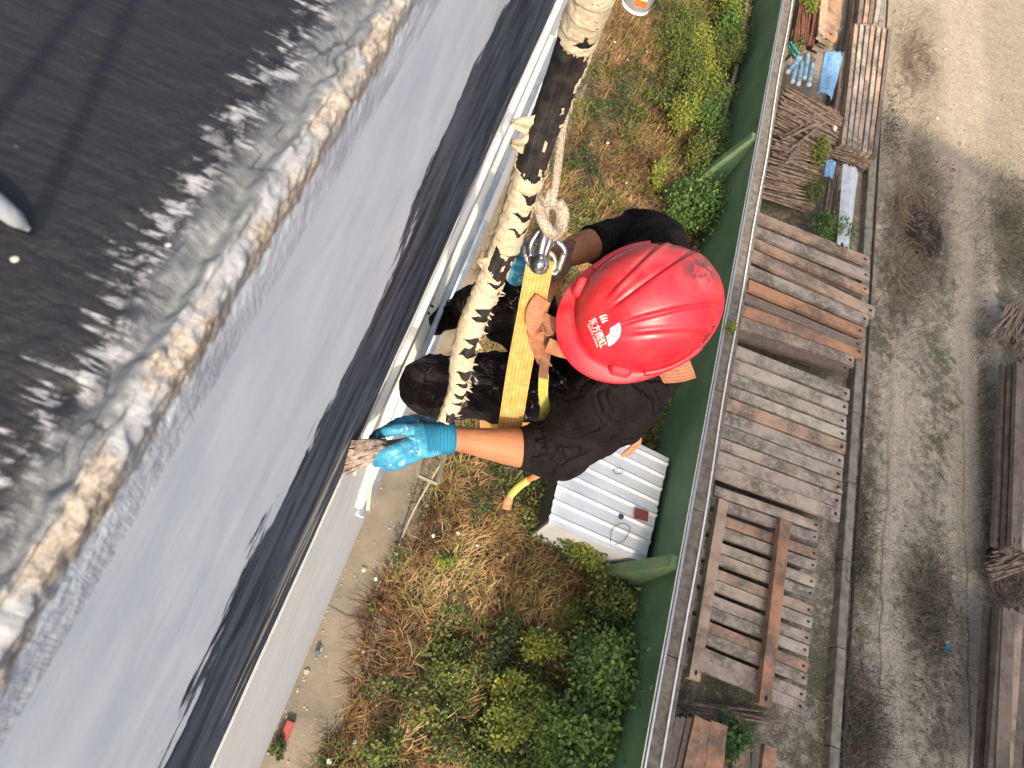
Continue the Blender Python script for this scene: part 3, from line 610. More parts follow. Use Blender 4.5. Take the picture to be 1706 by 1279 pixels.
# blue cylinders
for i, (u0, v0, u1, v1, lab) in enumerate([(1334, 96, 1312, 120, 'leftmost blue cylinder lying against the wall'), (1329, 94, 1320, 136, 'second pale blue cylinder from the wall, dusty white end'), (1336, 104, 1330, 140, 'middle short blue cylinder of the row'), (1346, 90, 1340, 130, 'longest blue cylinder, fourth from the wall'), (1354, 106, 1347, 142, 'rightmost blue cylinder beside the curved blue sheet')]):
    a = at(u0, v0, 9.65); b = at(u1, v1, 9.65); e = empty('blue_cylinder', ((a+b)/2).to_tuple(), lab, 'cylinder', 'blue cylinders beside the wall')
    tube('body', [a, a.lerp(b, .3), a.lerp(b, .7), b], [.05, .058, .058, .055], M['bluepipe'], e, seg=12)
    d = (b-a).normalized(); tube('end_cap', [b-d*.01, b+d*.035], [.062, .05], M['palesheet'], e, seg=12, n=2); tube('neck', [a-d*.05, a+d*.01], [.028, .03], M['bluepipe'], e, seg=8, n=2)
def sheet(name, label, cat, poly, h, mat, ripple=.05, seed=1, ragged=4):
    "curled sheet: quad corners (pixels) subdivided, rippled, ragged-edged, given thickness"
    c = [at(u, v, h) for u, v in poly]; nx, ny = 14, 26; V = []; F = []
    for j in range(ny+1):
        for i in range(nx+1):
            s, t = i/nx, j/ny
            tt = t*(1+.06*noise.noise(Vector((s*ragged*2, seed, t > .5)))) if j in (0, ny) else t
            if j == 0: tt = .10*abs(noise.noise(Vector((s*ragged*2.3, seed, 0))))
            if j == ny: tt = 1-.14*abs(noise.noise(Vector((s*ragged*2.3, seed, 9))))
            p = c[0].lerp(c[1], s).lerp(c[3].lerp(c[2], s), tt)
            p.z += ripple*(math.sin(s*math.pi)*1.2+.6*noise.noise(Vector((s*5, t*2.5, seed))))+.1*ripple*math.sin(s*40)
            V.append(p)
    for j in range(ny):
        for i in range(nx): F.append([j*(nx+1)+i, j*(nx+1)+i+1, (j+1)*(nx+1)+i+1, (j+1)*(nx+1)+i])
    o = obj(name, V, F, mat, None, True); md = o.modifiers.new('t', 'SOLIDIFY'); md.thickness = .012; return tag(o, label, cat)
sheet('plastic_sheet', 'bright blue curved sheet between cylinders and long beams', 'sheet', [(1372, 88), (1404, 94), (1384, 170), (1360, 160)], 9.6, M['bluesheet'], .10, 3)
sheet('plastic_sheet', 'torn blue sheet scrap above the pale sheet', 'sheet', [(1376, 268), (1392, 272), (1386, 300), (1372, 296)], 9.7, M['bluesheet'], .05, 5)
sheet('plastic_sheet', 'long pale blue white sheet lying over sticks', 'sheet', [(1404, 272), (1430, 284), (1412, 420), (1394, 408)], 9.7, M['palesheet'], .05, 8)
# litter on the ground: every piece its own thing
def scrap(label, u, v, h, s, mat, name='litter', flat=.35):
    c = at(u, v, h); v0, f = ball_vf((0, 0, 0), 1, 8); sd = random.random()*50
    V = [Vector((p.x*s*(1+.5*noise.noise(p*1.7+Vector((sd, 0, 0)))), p.y*s*(.8+.5*noise.noise(p*1.4+Vector((0, sd, 0)))), p.z*s*flat)) for p in v0]
    me = mesh(name, V, f); o = link(name, me, mat); o.location = c; o.rotation_euler.z = random.random()*6; return tag(o, label, 'litter')
scrap('torn blue rag lying in the wheel rut', 1580, 1082, 10.42, .09, M['blue_litter'], 'rag', .2)
scrap('pink red rag at the edge of the sunlit road', 1589, 283, 10.42, .07, M['red'], 'rag', .3)
scrap('crumpled white bag above the upper stick pile', 1391, 214, 9.7, .07, M['litter'], 'plastic_bag', .7)
scrap('slate blue block on the concrete path', 529, 1086, 10.38, .045, M['teal_litter'], 'block', .9)
rb = box('red_brick', at(479, 1217, 10.4), (.11, .22, .08), M['red'], b=.006); tag(rb, 'faded red brick lying against the foot of the facade', 'brick')
pcs = [(660, 922, 'white chunk at the edge of the path'), (626, 965, 'small white pebble on the concrete path'), (722, 893, 'white wrapper in dry weeds, upper one'), (763, 888, 'pale scrap in dry weeds beside the shed shadow'),
       (820, 1079, 'white scrap in dark weeds'), (591, 1236, 'white lump in weeds near the bottom edge'), (548, 1268, 'white lump at the very bottom edge'), (830, 1147, 'pale can among yellow weeds'), (960, 1140, 'crumpled white scrap near the big bush'), (1012, 1046, 'white bottle below the green wall'),
       (1046, 100, 'white scrap in straw near the bucket'), (1044, 305, 'white litter above the sleeve'), (1021, 336, 'white litter below the yellow shrub'), (1041, 150, 'blue white scrap in the straw'), (1078, 86, 'pink scrap in the straw'), (1067, 196, 'crushed white cup in the straw'), (1013, 238, 'grey scrap near the rope'), (1024, 70, 'white triangle scrap left of the bucket'), (875, 862, 'shred of white paper near the shed'), (795, 909, 'pebble in the dry weeds')]
for u, v, lb in pcs: scrap(lb, u, v, 10.3, random.uniform(.022, .042), M['litter'], flat=.5)
# rubble along the facade foot: countless grit
def scatter_rocks(name, n_, fx, fy, s0, s1, mat, z=.05):
    parts = []
    for i in range(n_):
        v, f = ball_vf((0, 0, 0), 1, 6); s = random.uniform(s0, s1)*(3 if random.random() < .04 else 1); x0, y0 = fx(), fy(); sd = random.random()*90
        parts.append(([Vector((x0+p.x*s*(1+.4*noise.noise(p*2+Vector((sd, 0, 0)))), y0+p.y*s*(1+.4*noise.noise(p*2+Vector((0, sd, 0)))), z+p.z*s*.6)) for p in v], f))
    V, F = merge(parts); o = obj(name, V, F, mat); return tag(o, kind='stuff')
g1 = scatter_rocks('path_grit', 260, lambda: random.choice((random.uniform(-.08, .0), random.uniform(.0, .75), random.gauss(.72, .05))), lambda: random.uniform(-1, 9), .004, .018, M['stone']); tag(g1, 'grit scattered on the concrete path', 'grit')
g2 = scatter_rocks('road_gravel', 1400, lambda: random.uniform(8.1, 12.5), lambda: random.uniform(-1, 26), .006, .02, M['stone'], .05); tag(g2, 'gravel scattered over the dusty road', 'gravel')
# ---- shed
HR = 9.5
rc = [at(954, 685, HR), at(1117, 762, HR), at(1075, 938, HR), at(912, 870, HR)]
cc = sum(rc, Vector())/4; shed = empty('shed', (cc.x, cc.y, 0), 'small shed with white corrugated tin roof against the green wall', 'shed')
def roof_piece(parent, a, b, c, d, nr=9):
    V = []; F = []; m = nr*6
    for j in range(m+1):
        t = j/m; ph = (t*nr) % 1; rz = .028 if .42 < ph < .58 else (.014 if .36 < ph < .64 else 0)
        for i in range(7):
            s = i/6; p = a.lerp(b, s).lerp(d.lerp(c, s), t); V.append((p.x+.006*noise.noise(Vector((t*20, s, 0)))*(i in (0, 6))*4, p.y, p.z+rz+.004*noise.noise(Vector((s*3, t*9, 0)))-.06*s))
    for j in range(m):
        for i in range(6): F.append([j*7+i, j*7+i+1, (j+1)*7+i+1, (j+1)*7+i])
    o = obj('roof_sheet', V, F, M['tin'], parent, False); md = o.modifiers.new('t', 'SOLIDIFY'); md.thickness = .006; return o
mid1 = [rc[0].lerp(rc[3], .5), rc[1].lerp(rc[2], .5)]
roof_piece(shed, rc[0], rc[1], mid1[1], mid1[0], 4); up = Vector((.012, 0, .012)); roof_piece(shed, mid1[0]+up, mid1[1]+up, rc[2]+up, rc[3]+up, 4)
ins = lambda p: Vector((cc.x+(p.x-cc.x)*.95, cc.y+(p.y-cc.y)*.95, 0))
q = [ins(p) for p in rc]
for i, mt in ((0, 'white_wall'), (1, 'white_wall'), (2, 'white_wall'), (3, 'dark_and_shade')):  # left panel coloured near-black as painted shade, the others stay white
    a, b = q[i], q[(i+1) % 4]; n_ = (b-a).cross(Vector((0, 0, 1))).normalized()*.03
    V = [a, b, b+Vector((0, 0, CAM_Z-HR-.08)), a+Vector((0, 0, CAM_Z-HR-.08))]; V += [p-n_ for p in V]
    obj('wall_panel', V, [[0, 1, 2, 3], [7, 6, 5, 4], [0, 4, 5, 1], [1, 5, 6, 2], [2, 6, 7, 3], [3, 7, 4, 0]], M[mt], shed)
p_ = box('patch', at(1068, 858, HR-.03)+Vector((0, 0, .01)), (.22, .16, .012), M['darkred'], rot=Matrix.Rotation(.1, 3, 'Z')); tag(p_, 'dark red square piece lying on the white shed roof', 'patch')
rg = scrap('small navy rag on the white shed roof', 1035, 861, HR-.03, .05, M['navy'], 'rag', .25)
wr = tube('wire', [at(1017, 905, HR-.03), at(1020, 882, HR-.035), at(1036, 872, HR-.03), at(1050, 880, HR-.03), at(1040, 900, HR-.03), at(1024, 908, HR-.03)], [.005, .005], M['dark_and_shade'], None, seg=5, n=30); tag(wr, 'thin curled wire on the shed roof', 'wire')
rg2 = tube('ring', [at(1030+8*math.cos(a), 785+5*math.sin(a), HR-.03) for a in np.linspace(0, 6.0, 9)], [.006, .006], M['dark_and_shade'], None, seg=5, n=24); tag(rg2, 'small wire ring in the shaded part of the shed roof', 'ring')

# ================================================================== VEGETATION
def np_mesh(name, V, F, tint, mat, label=None, cat=None, parent=None, kind=None):
    "V (n,3), F (m,k) arrays"
    me = bpy.data.meshes.new(name); k = F.shape[1]
    me.vertices.add(len(V)); me.vertices.foreach_set('co', V.astype(np.float32).ravel())
    me.loops.add(F.size); me.loops.foreach_set('vertex_index', F.astype(np.int32).ravel())
    me.polygons.add(len(F)); me.polygons.foreach_set('loop_start', np.arange(0, F.size, k, dtype=np.int32)); me.polygons.foreach_set('loop_total', np.full(len(F), k, dtype=np.int32))
    at_ = me.attributes.new('tint', 'FLOAT', 'POINT'); at_.data.foreach_set('value', tint.astype(np.float32))
    me.update(); me.validate(); o = link(name, me, mat, parent); return tag(o, label, cat, kind=kind)
def blades(P, length, width, lean, tint, droop=.5, azim=None):
    n = len(P); az = RNG.uniform(0, 2*np.pi, n) if azim is None else azim; ln = length*RNG.uniform(.5, 1.3, n); le = lean*RNG.uniform(.3, 1.2, n)
    dx = np.cos(az); dy = np.sin(az); wx = -dy*width/2; wy = dx*width/2
    V = np.zeros((n, 6, 3)); hor = [0, .45, 1.0]; ver = [0, .7, 1.0-droop*.5]
    for k in range(3):
        cx = P[:, 0]+dx*ln*np.sin(le)*hor[k]; cy = P[:, 1]+dy*ln*np.sin(le)*hor[k]; cz = P[:, 2]+ln*np.cos(le)*ver[k]; f = 1 if k < 2 else .25
        V[:, 2*k] = np.stack([cx-wx*f, cy-wy*f, cz], 1); V[:, 2*k+1] = np.stack([cx+wx*f, cy+wy*f, cz], 1)
    b = np.arange(n)[:, None]*6; F = np.concatenate([b+np.array([[0, 1, 3, 2]]), b+np.array([[2, 3, 5, 4]])])
    return V.reshape(-1, 3), F, np.repeat(tint, 6)
def leaves(P, size, tint, tilt=.9, asp=.5):
    n = len(P); az = RNG.uniform(0, 2*np.pi, n); tl = RNG.uniform(-tilt, tilt, n); s = size*RNG.uniform(.6, 1.3, n)
    d = np.stack([np.cos(az)*np.cos(tl), np.sin(az)*np.cos(tl), np.sin(tl)], 1); a = np.stack([-np.sin(az), np.cos(az), RNG.uniform(-.5, .5, n)], 1); a /= np.linalg.norm(a, axis=1)[:, None]
    up = np.cross(d, a); V = np.zeros((n, 6, 3)); sh = [(0, 0, 0), (.35, .5, .10), (.35, -.5, .10), (.8, .32, 0), (.8, -.32, 0), (1.1, 0, -.12)]
    for k, (x, y, z) in enumerate(sh): V[:, k] = P+d*(s*x)[:, None]+a*(s*y*asp*1.4)[:, None]+up*(s*z)[:, None]
    b = np.arange(n)[:, None]*6; F = np.concatenate([b+np.array([[0, 2, 4, 5]]), b+np.array([[0, 5, 3, 1]])])
    return V.reshape(-1, 3), F, np.repeat(tint, 6)
def pathx(y): return np.interp(y, [-2, 1, 3.2, 4.5, 6, 8], [.70, .54, .42, .50, .22, .05])+.05*np.sin(y*3.1)+.04*np.sin(y*7.3)
def ncoarse(P, sc, seed):
    return np.array([noise.noise(Vector((p[0]*sc, p[1]*sc, seed))) for p in P])
def rpts(n, x0, x1, y0, y1):
    "denser near the camera foot, thinner far away"
    yy = y0+(y1-y0)*RNG.uniform(0, 1, n)**1.25; return np.stack([RNG.uniform(x0, x1, n), yy, np.full(n, .03)], 1)
P = rpts(120000, .0, 3.98, -2, 27); P = P[P[:, 0] > pathx(P[:, 1])]; g = ncoarse(P, .55, 2)+.5*ncoarse(P, 1.6, 5)
cl = ncoarse(P, 3.2, 8)
keep = (g-.10*(P[:, 0]-2)+RNG.normal(0, .15, len(P)) < .16) & (cl+RNG.normal(0, .25, len(P)) > -.12); Pd = P[keep]; gd = g[keep]
t = np.clip(.5+.9*ncoarse(Pd, 1.1, 11)+RNG.normal(0, .22, len(Pd)), 0, 1)
azm = np.pi*2.2*ncoarse(Pd, .7, 21)+RNG.normal(0, 1.1, len(Pd))
V, F, T = blades(Pd, .36, .012, 1.2, t, azim=azm); o = np_mesh('dry_grass', V, F, T, M['straw'], 'matted dry straw coloured grass between path and green wall', 'grass', kind='stuff')
P = rpts(130000, .0, 3.98, -2, 27); P = P[P[:, 0] > pathx(P[:, 1])]; g = ncoarse(P, .55, 2)+.5*ncoarse(P, 1.6, 5); cl = ncoarse(P, 2.4, 31)+.6*ncoarse(P, 6, 33)
dens = g+.13*(P[:, 0]-2.3)+.9*cl-.02*(P[:, 1]-3)*0; keep = dens+RNG.normal(0, .12, len(P)) > .13; Pl = P[keep]
Pl[:, 2] = .05+np.clip(.25+.5*ncoarse(Pl, 2.4, 31), .02, .6)*RNG.uniform(.3, 1, len(Pl))**.6
t = np.clip(.35+.8*ncoarse(Pl, 1.0, 41)+RNG.normal(0, .2, len(Pl)), 0, 1)
V, F, T = leaves(Pl, .05, t); np_mesh('weeds', V, F, T, M['weed'], 'low green weeds spreading between dry grass and wall', 'weeds', kind='stuff')
# grassy blades greener
P = rpts(34000, .0, 3.98, -2, 27); P = P[P[:, 0] > pathx(P[:, 1])]; cl = ncoarse(P, 1.8, 61); P = P[cl+.12*(P[:, 0]-2) > .05]; t = np.clip(.7+.5*ncoarse(P, 1.3, 71)+RNG.normal(0, .15, len(P)), 0, 1)
V, F, T = blades(P, .36, .012, .9, t); np_mesh('green_grass', V, F, T, M['weed'], 'tufts of yellow green grass among the weeds', 'grass', kind='stuff')
# individual shrubs
def shrub(label, u, v, h, rx, ry, rz, mat, nl=1500, size=.085, lobes=7, cat='shrub', group='shrubs along the green wall'):
    c = at(u, v, h); root = empty('shrub', (c.x, c.y, .02), label, cat, group)
    nl = int(nl*1.9); size *= .70; L_ = []
    for k in range(lobes):
        a = random.uniform(0, 6.28); r = random.random()**.5*.7; L_.append((c.x+rx*r*math.cos(a), c.y+ry*r*math.sin(a), c.z-rz*.3+rz*random.uniform(-.2, .5), random.uniform(.35, .6)))
    pts = []; tt = []
    for i in range(nl):
        l = random.choice(L_); dv = Vector((random.gauss(0, 1), random.gauss(0, 1), random.gauss(0, 1))).normalized()*(random.random()**.6*(1.7 if random.random() < .10 else 1.1))
        if dv.z < -.3: dv.z *= .4
        p = (l[0]+dv.x*rx*l[3], l[1]+dv.y*ry*l[3], max(.08, l[2]+dv.z*rz*l[3])); pts.append(p); tt.append(.45+.35*noise.noise(Vector(p)*3)+random.gauss(0, .18))
    V, F, T = leaves(np.array(pts), size, np.clip(np.array(tt), 0, 1)); np_mesh('foliage', V, F, T, mat, parent=root)
    st = []
    for l in L_: st.append(tube_vf([Vector((c.x, c.y, 0)), Vector(((c.x+l[0])/2, (c.y+l[1])/2, l[2]*.6)), Vector(l[:3])], [.022, .006], seg=5, n=5))
    V, F = merge(st); obj('stem', V, F, M['bark'], root)
S, SY = M['shrub'], M['shrub_y']
shrub('dark green lobed shrub just above the right sleeve', 1180, 318, 9.7, .75, 1.0, .7, S, 2600)
shrub('small green shrub beside the grey pipe near the top', 1222, 44, 9.8, .40, .7, .5, S, 900)
shrub('bright green shrub next to the pipe below the top one', 1180, 110, 9.8, .50, .8, .5, SY, 1100, .07)
shrub('feathery green shrub beside the wall upper part', 1168, 150, 9.9, .6, .9, .45, M['weed'], 1500, .06)
shrub('yellow flowered small shrub among the straw', 1098, 292, 10.1, .28, .45, .3, SY, 500, .06)
shrub('yellow green shrub at the foot of the shed', 965, 915, 10.0, .42, .26, .45, SY, 900, .08)
shrub('large dark green shrub against the lower green wall', 1010, 1120, 9.6, .62, .62, .8, S, 3000, .09, 9)
shrub('large leafy green shrub at the bottom beside the wall', 975, 1225, 9.7, .55, .45, .7, S, 2600, .09, 8)
shrub('bright yellow green shrub in the middle of the lower weeds', 870, 1160, 10.05, .36, .36, .4, SY, 1100, .075)
shrub('light green plant below the shed in the lower weeds', 905, 1080, 10.1, .34, .28, .35, SY, 600, .06)
shrub('dark bushy shrub between shed and lower wall', 1010, 1000, 9.9, .5, .42, .6, M['weed'], 1600, .07)
shrub('olive green shrub in the left lower weeds', 750, 1110, 10.15, .35, .35, .3, M['weed'], 800, .06)
shrub('pale green plant at the bottom centre of the weeds', 815, 1255, 10.1, .38, .3, .35, M['weed'], 900, .065)
shrub('small green plant beside the path near the bottom', 740, 935, 10.25, .16, .16, .2, SY, 220, .06)
shrub('green plant at the facade foot near the brick', 462, 1252, 10.3, .10, .16, .2, M['weed'], 260, .045)
for u, v, r_, m_, lb in ((1225, 5, .55, SY, 'yellow green hedge clump at the very top beside the wall'), (1205, 75, .5, M['weed'], 'dark hedge clump just below the topmost wall shrubs'), (1165, 60, .55, SY, 'loose yellow green clump left of the topmost wall shrubs'), (1140, 100, .5, M['weed'], 'feathery clump between straw and upper hedge'), (1195, 190, .5, S, 'green hedge clump over the lower end of the grey pipe'), (1150, 205, .55, SY, 'bright clump of the hedge above the big shrub'), (1130, 30, .6, M['weed'], 'pale grassy clump at the top left of the hedge'), (1165, 255, .45, M['weed'], 'dark leafy clump touching the big shrub from above'), (1205, 255, .4, S, 'small hedge clump between big shrub and wall'), (1130, 340, .35, S, 'leafy sprig left of the big shrub above the sleeve')):
    shrub(lb, u, v, 9.85, r_, r_*1.6, .5, m_, 1500, .06)
for u, v, r_, m_, lb in ((930, 1240, .35, S, 'dark leafy clump left of the bottom shrub'), (1040, 1040, .4, S, 'dark green clump hugging the lower wall'), (900, 1180, .35, M['weed'], 'dull clump beside the yellow green middle shrub'), (1045, 1200, .35, S, 'shaded clump between bottom shrub and wall'), (845, 1215, .3, SY, 'light spiky clump near the bottom centre'), (650, 1245, .3, M['weed'], 'low clump at the bottom left of the weeds')):
    shrub(lb, u, v, 9.95, r_, r_, .4, m_, 900, .07)
shrub('leafy seedling patch between the two blue sheets', 1372, 245, 9.7, .25, .5, .3, SY, 500, .07, group='weeds in the timber yard')
shrub('dark green climber over the reddish stack corner', 1385, 385, 9.7, .5, .5, .4, S, 1100, .08, group='weeds in the timber yard')
shrub('green creeper among the stick piles', 1362, 318, 9.75, .3, .5, .3, M['weed'], 500, .06, group='weeds in the timber yard')
shrub('leafy creeper between the bottom planks', 1218, 1238, 9.9, .28, .35, .35, S, 500, .09, group='weeds in the timber yard')
shrub('green sprout at the top of the timber yard', 1356, 4, 9.7, .35, .4, .3, SY, 400, .08, group='weeds in the timber yard')
shrub('small plant under the teal tubes', 1330, 72, 9.9, .25, .3, .3, M['weed'], 300, .06, group='weeds in the timber yard')
shrub('dry yellow sprig caught on the wall coping', 1218, 540, 8.5, .14, .16, .12, SY, 160, .045, 4, group='weeds in the timber yard')
# dry brush and tangled vines on the road side
P = np.concatenate([np.stack([RNG.normal(cx, sx, n_), RNG.normal(cy, sy, n_), np.full(n_, .04)], 1) for cx, cy, sx, sy, n_ in
     [tuple(at(u, v, 10.5)[:2])+(sx, sy, n_) for u, v, sx, sy, n_ in ((1530, 390, .45, .7, 2600), (1520, 100, .4, 1.2, 1500), (1530, 290, .5, 1.0, 1600), (1500, 480, .35, .8, 1400), (1550, 1000, .35, .7, 1100), (1430, 900, .2, 2.0, 1100), (1680, 960, .3, .4, 1200), (1430, 1220, .3, .5, 1200), (1690, 400, .6, 1, 1800), (1640, 760, .12, 3.5, 1600))]])
t = np.clip(.45+.6*ncoarse(P, .9, 12)+RNG.normal(0, .25, len(P)), 0, 1); V, F, T = blades(P, .26, .010, 1.3, t*.8); np_mesh('dead_grass', V, F, T, M['deadstraw'], 'thin dead grass scattered over the dusty road edges', 'grass', kind='stuff')
P = np.concatenate([np.stack([RNG.normal(cx, sx, n_), RNG.normal(cy, sy, n_), RNG.uniform(.03, .16, n_)], 1) for cx, cy, sx, sy, n_ in
     [tuple(at(u, v, 10.5)[:2])+(sx, sy, n_) for u, v, sx, sy, n_ in ((1690, 380, .6, 1.3, 2500), (1480, 210, .2, .8, 700), (1545, 1010, .25, .8, 900), (1420, 1210, .3, .5, 600), (1430, 870, .12, .6, 400))]])
t = np.clip(.3+.6*ncoarse(P, .9, 12)+RNG.normal(0, .15, len(P)), 0, 1); V, F, T = leaves(P, .04, t); np_mesh('moss_weeds', V, F, T, M['weed'], 'dull low weeds on the dusty road edges', 'weeds', kind='stuff')
def tangle(label, u, v, r, n_, mat):
    c = at(u, v, 10.4); parts = []
    for i in range(n_):
        a0 = random.uniform(0, 6.28); rr = r*random.uniform(.3, 1.1); pts = [Vector((c.x+rr*math.cos(a0+k*.7)*(1+.3*random.random()), c.y+rr*1.5*math.sin(a0+k*.7)*(1+.3*random.random()), .08+.18*random.random())) for k in range(random.randint(4, 8))]
        parts.append(tube_vf(pts, [.008, .004], seg=4, n=14))
    V, F = merge(parts); o = obj('dead_vines', V, F, mat, None, True); tag(o, label, 'dead vines', 'dead vine tangles on the road')
tangle('tangle of dead vines in a ring beside the kerb', 1515, 350, .42, 34, M['stick'])
tangle('dark twiggy tangle below the vine ring', 1538, 395, .38, 60, M['dark_and_shade'])
tangle('thin pale vines near the sunlit top of the road', 1535, 110, .55, 12, M['stick'])
tangle('long bare branches beside the reddish stack', 1520, 440, .6, 16, M['stick'])
tangle('dead brush between the right edge plank stacks', 1672, 962, .4, 40, M['stick'])
tangle('black netting curl beside the kerb', 1418, 945, .22, 14, M['dark_and_shade'])
# ================================================================== THE WORKER
def wall_at(u, v, X=XW):
    r = ray(u, v); r = r*(X/r.x); return Vector((r.x, r.y, CAM_Z+r.z))
def A(*l): return [at(*p) for p in l]
pel = at(965, 610, 1.76)
per = empty('person', pel, 'worker in red helmet, black knit and specked trousers, hanging by the facade and painting', 'person')
EX = Vector((1, 0, 0))
shL, elL, cfL, wrL = A((1030, 665, 1.22), (935, 748, 1.42), (868, 747, 1.43), (748, 729, 1.42))
shR, elR, cfR, wrR = A((1095, 438, 1.24), (1078, 392, 1.40), (985, 408, 1.36), (918, 436, 1.30))
torso = A((1068, 550, 1.20), (1064, 575, 1.33), (1030, 592, 1.55), (972, 608, 1.78))
hipL, hipR = A((950, 655, 1.76), (940, 565, 1.76)); knL, knR = A((722, 645, 1.63), (838, 512, 1.62)); anL, anR = A((742, 632, 2.0), (782, 510, 2.02))
head = at(1078, 522, 1.09)
body = [ball_vf(head, (.085, .078, .115), 20), tube_vf([head, torso[0]], [.055, .06], seg=12),
        tube_vf(torso, [.09, .135, .13, .14], seg=20, up=EX, flat=.7), tube_vf([shL, elL], [.055, .046], seg=12), tube_vf([elL, cfL, wrL], [.047, .044, .0265], seg=14),
        tube_vf([shR, elR], [.055, .045], seg=12), tube_vf([elR, cfR, wrR], [.045, .042, .028], seg=14), ball_vf(elL, .046), ball_vf(elR, .045), ball_vf(shL, .058), ball_vf(shR, .058),
        tube_vf([hipL, knL], [.075, .052], seg=12), tube_vf([knL, anL], [.05, .038], seg=12), tube_vf([hipR, knR], [.075, .052], seg=12), tube_vf([knR, anR], [.05, .038], seg=12),
        tube_vf([wrL, wrL.lerp(cfL, -.35)], [.026, .034], seg=12, flat=.6), tube_vf([wrR, wrR.lerp(cfR, -.5)], [.026, .034], seg=12, flat=.6),
        ball_vf(head+Vector((-.088, -.02, -.02)), (.018, .012, .02), 8), ball_vf(head+Vector((.0, .08, -.01)), (.018, .01, .03), 8), ball_vf(head+Vector((.0, -.08, -.01)), (.018, .01, .03), 8)]
fuse('body', body, .0065, 4, M['skin'], per)
def wrk(sc, amp, seed):
    def f(p):
        q = Vector(p)*sc+Vector((seed, 0, 0)); a = 1-abs(noise.noise(q))*3.2; b = 1-abs(noise.noise(Vector((q.x*.6, q.y*1.7, q.z*1.2+5))))*3.2
        return amp*(max(a, -.4)*.55+max(b, -.4)*.45)+amp*.25*noise.noise(q*4)
    return f
tb = [tube_vf([torso[0].lerp(torso[1], .15), torso[1], torso[2], torso[3]], [.105, .168, .165, .168], seg=24, up=EX, flat=.72),
      tube_vf([shL.lerp(torso[1], .3), shL, shL.lerp(elL, .55), elL, cfL.lerp(elL, .15)], [.085, .083, .077, .069, .052], seg=18), tube_vf([shR.lerp(torso[1], .3), shR, elR, cfR], [.085, .080, .067, .050], seg=18),
      ball_vf(elL, .068), ball_vf(elR, .064), ball_vf(shL, .084), ball_vf(shR, .082)]
sw = fuse('sweater', tb, .0065, 5, M['sweater'], per, wrk(10, .011, 2))
def ribs(nr, amp): return lambda t, th: 1+amp*math.cos(th*nr)
cl = [cfL.lerp(elL, .30), cfL.lerp(elL, -.02)]; tube('cuff', [cl[0], cl[0].lerp(cl[1], .6), cl[1]], [.0535, .051, .047], M['cuff'], sw, seg=160, n=8, rf=ribs(40, .012))
tube('cuff', [cfR.lerp(elR, .2), cfR], [.053, .047], M['cuff'], sw, seg=120, n=6, rf=ribs(34, .014))
tr = [tube_vf([hipL.lerp(hipR, .3), hipL, hipL.lerp(knL, .5)+Vector((0, 0, .01)), knL], [.10, .105, .094, .078], seg=18), tube_vf([knL, knL.lerp(anL, .5), anL], [.076, .07, .058], seg=16), ball_vf(knL, (.080, .076, .078)),
      tube_vf([hipR.lerp(hipL, .3), hipR.lerp(hipL, .1), knR], [.11, .112, .088], seg=18), tube_vf([hipL.lerp(hipR, .5), at(855, 575, 1.76)], [.11, .075], seg=14), tube_vf([knR, knR.lerp(anR, .5), anR], [.078, .07, .060], seg=16), ball_vf(knR, .078),
      tube_vf([torso[3]+Vector((0, 0, .06)), torso[3]+Vector((0, 0, -.08))], [.16, .15], seg=20, up=EX, flat=.78)]
fuse('trousers', tr, .0065, 4, M['trousers'], per, wrk(13, .011, 7))
def boot(an, toe, lace):
    heel = an+Vector((.02, 0, -.03)); mid = an.lerp(toe, .5)
    bt = fuse('boot', [tube_vf([an+Vector((.03, 0, .06)), an, mid, toe], [.056, .056, .05, .036], seg=14), ball_vf(toe, (.036, .042, .036)), ball_vf(heel, .045)], .005, 3, M['bootmat'], per, wrk(22, .004, 3))
    d = (toe-an).normalized(); s = Vector((-.018, 0, -.026)); tube('sole', [heel+s*1.2, mid+s*1.5, toe+s*.8], [.034, .04, .03], M['steel_dirty'], bt, seg=12, n=12)
    if lace: tube('lace', lace, [.0042, .0042], M['rubber'], bt, seg=6, n=30)
toeR = at(716, 534, 2.08); toeR.x = max(toeR.x, XW+.045)
boot(anR, toeR, A((722, 512, 1.96), (708, 500, 1.95), (708, 488, 1.94), (718, 484, 1.94), (722, 494, 1.95), (714, 506, 1.96), (706, 512, 1.98), (716, 524, 1.99)))
toeL = at(690, 640, 2.1); toeL.x = max(toeL.x, XW+.045); boot(anL, toeL, None)
# left glove holding the brush
H0 = 1.42
fing = [((694, 716, H0), (660, 716, H0-.02), (634, 722, H0+.005), (622, 731, H0+.03)), ((690, 734, H0), (660, 748, H0-.018), (636, 757, H0+.002), (622, 761, H0+.03)),
        ((692, 746, H0), (664, 760, H0-.012), (642, 768, H0+.008), (628, 771, H0+.03)), ((698, 756, H0), (672, 770, H0-.004), (654, 777, H0+.016), (642, 778, H0+.034))]
gp = [tube_vf(A((742, 729, H0), (716, 732, H0), (690, 736, H0-.004)), [.030, .040, .038], seg=16, up=Vector((0, 0, 1)), flat=.55)]
for fg, r in zip(fing, (.0125, .0128, .0122, .0108)): gp.append(tube_vf(A(*fg), [r*1.08, r, r*.95, r*.82], seg=10, n=14)); gp.append(ball_vf(at(*fg[-1]), r*.84, 10))
gp.append(tube_vf(A((722, 712, H0+.02), (694, 702, H0+.03), (664, 706, H0+.035), (640, 719, H0+.032)), [.019, .0155, .013, .0115], seg=10, n=14)); gp.append(ball_vf(at(640, 719, H0+.032), .0118, 10))
gl = fuse('glove', gp, .0032, 2, M['glove'], per, wrk(55, .0016, 4))
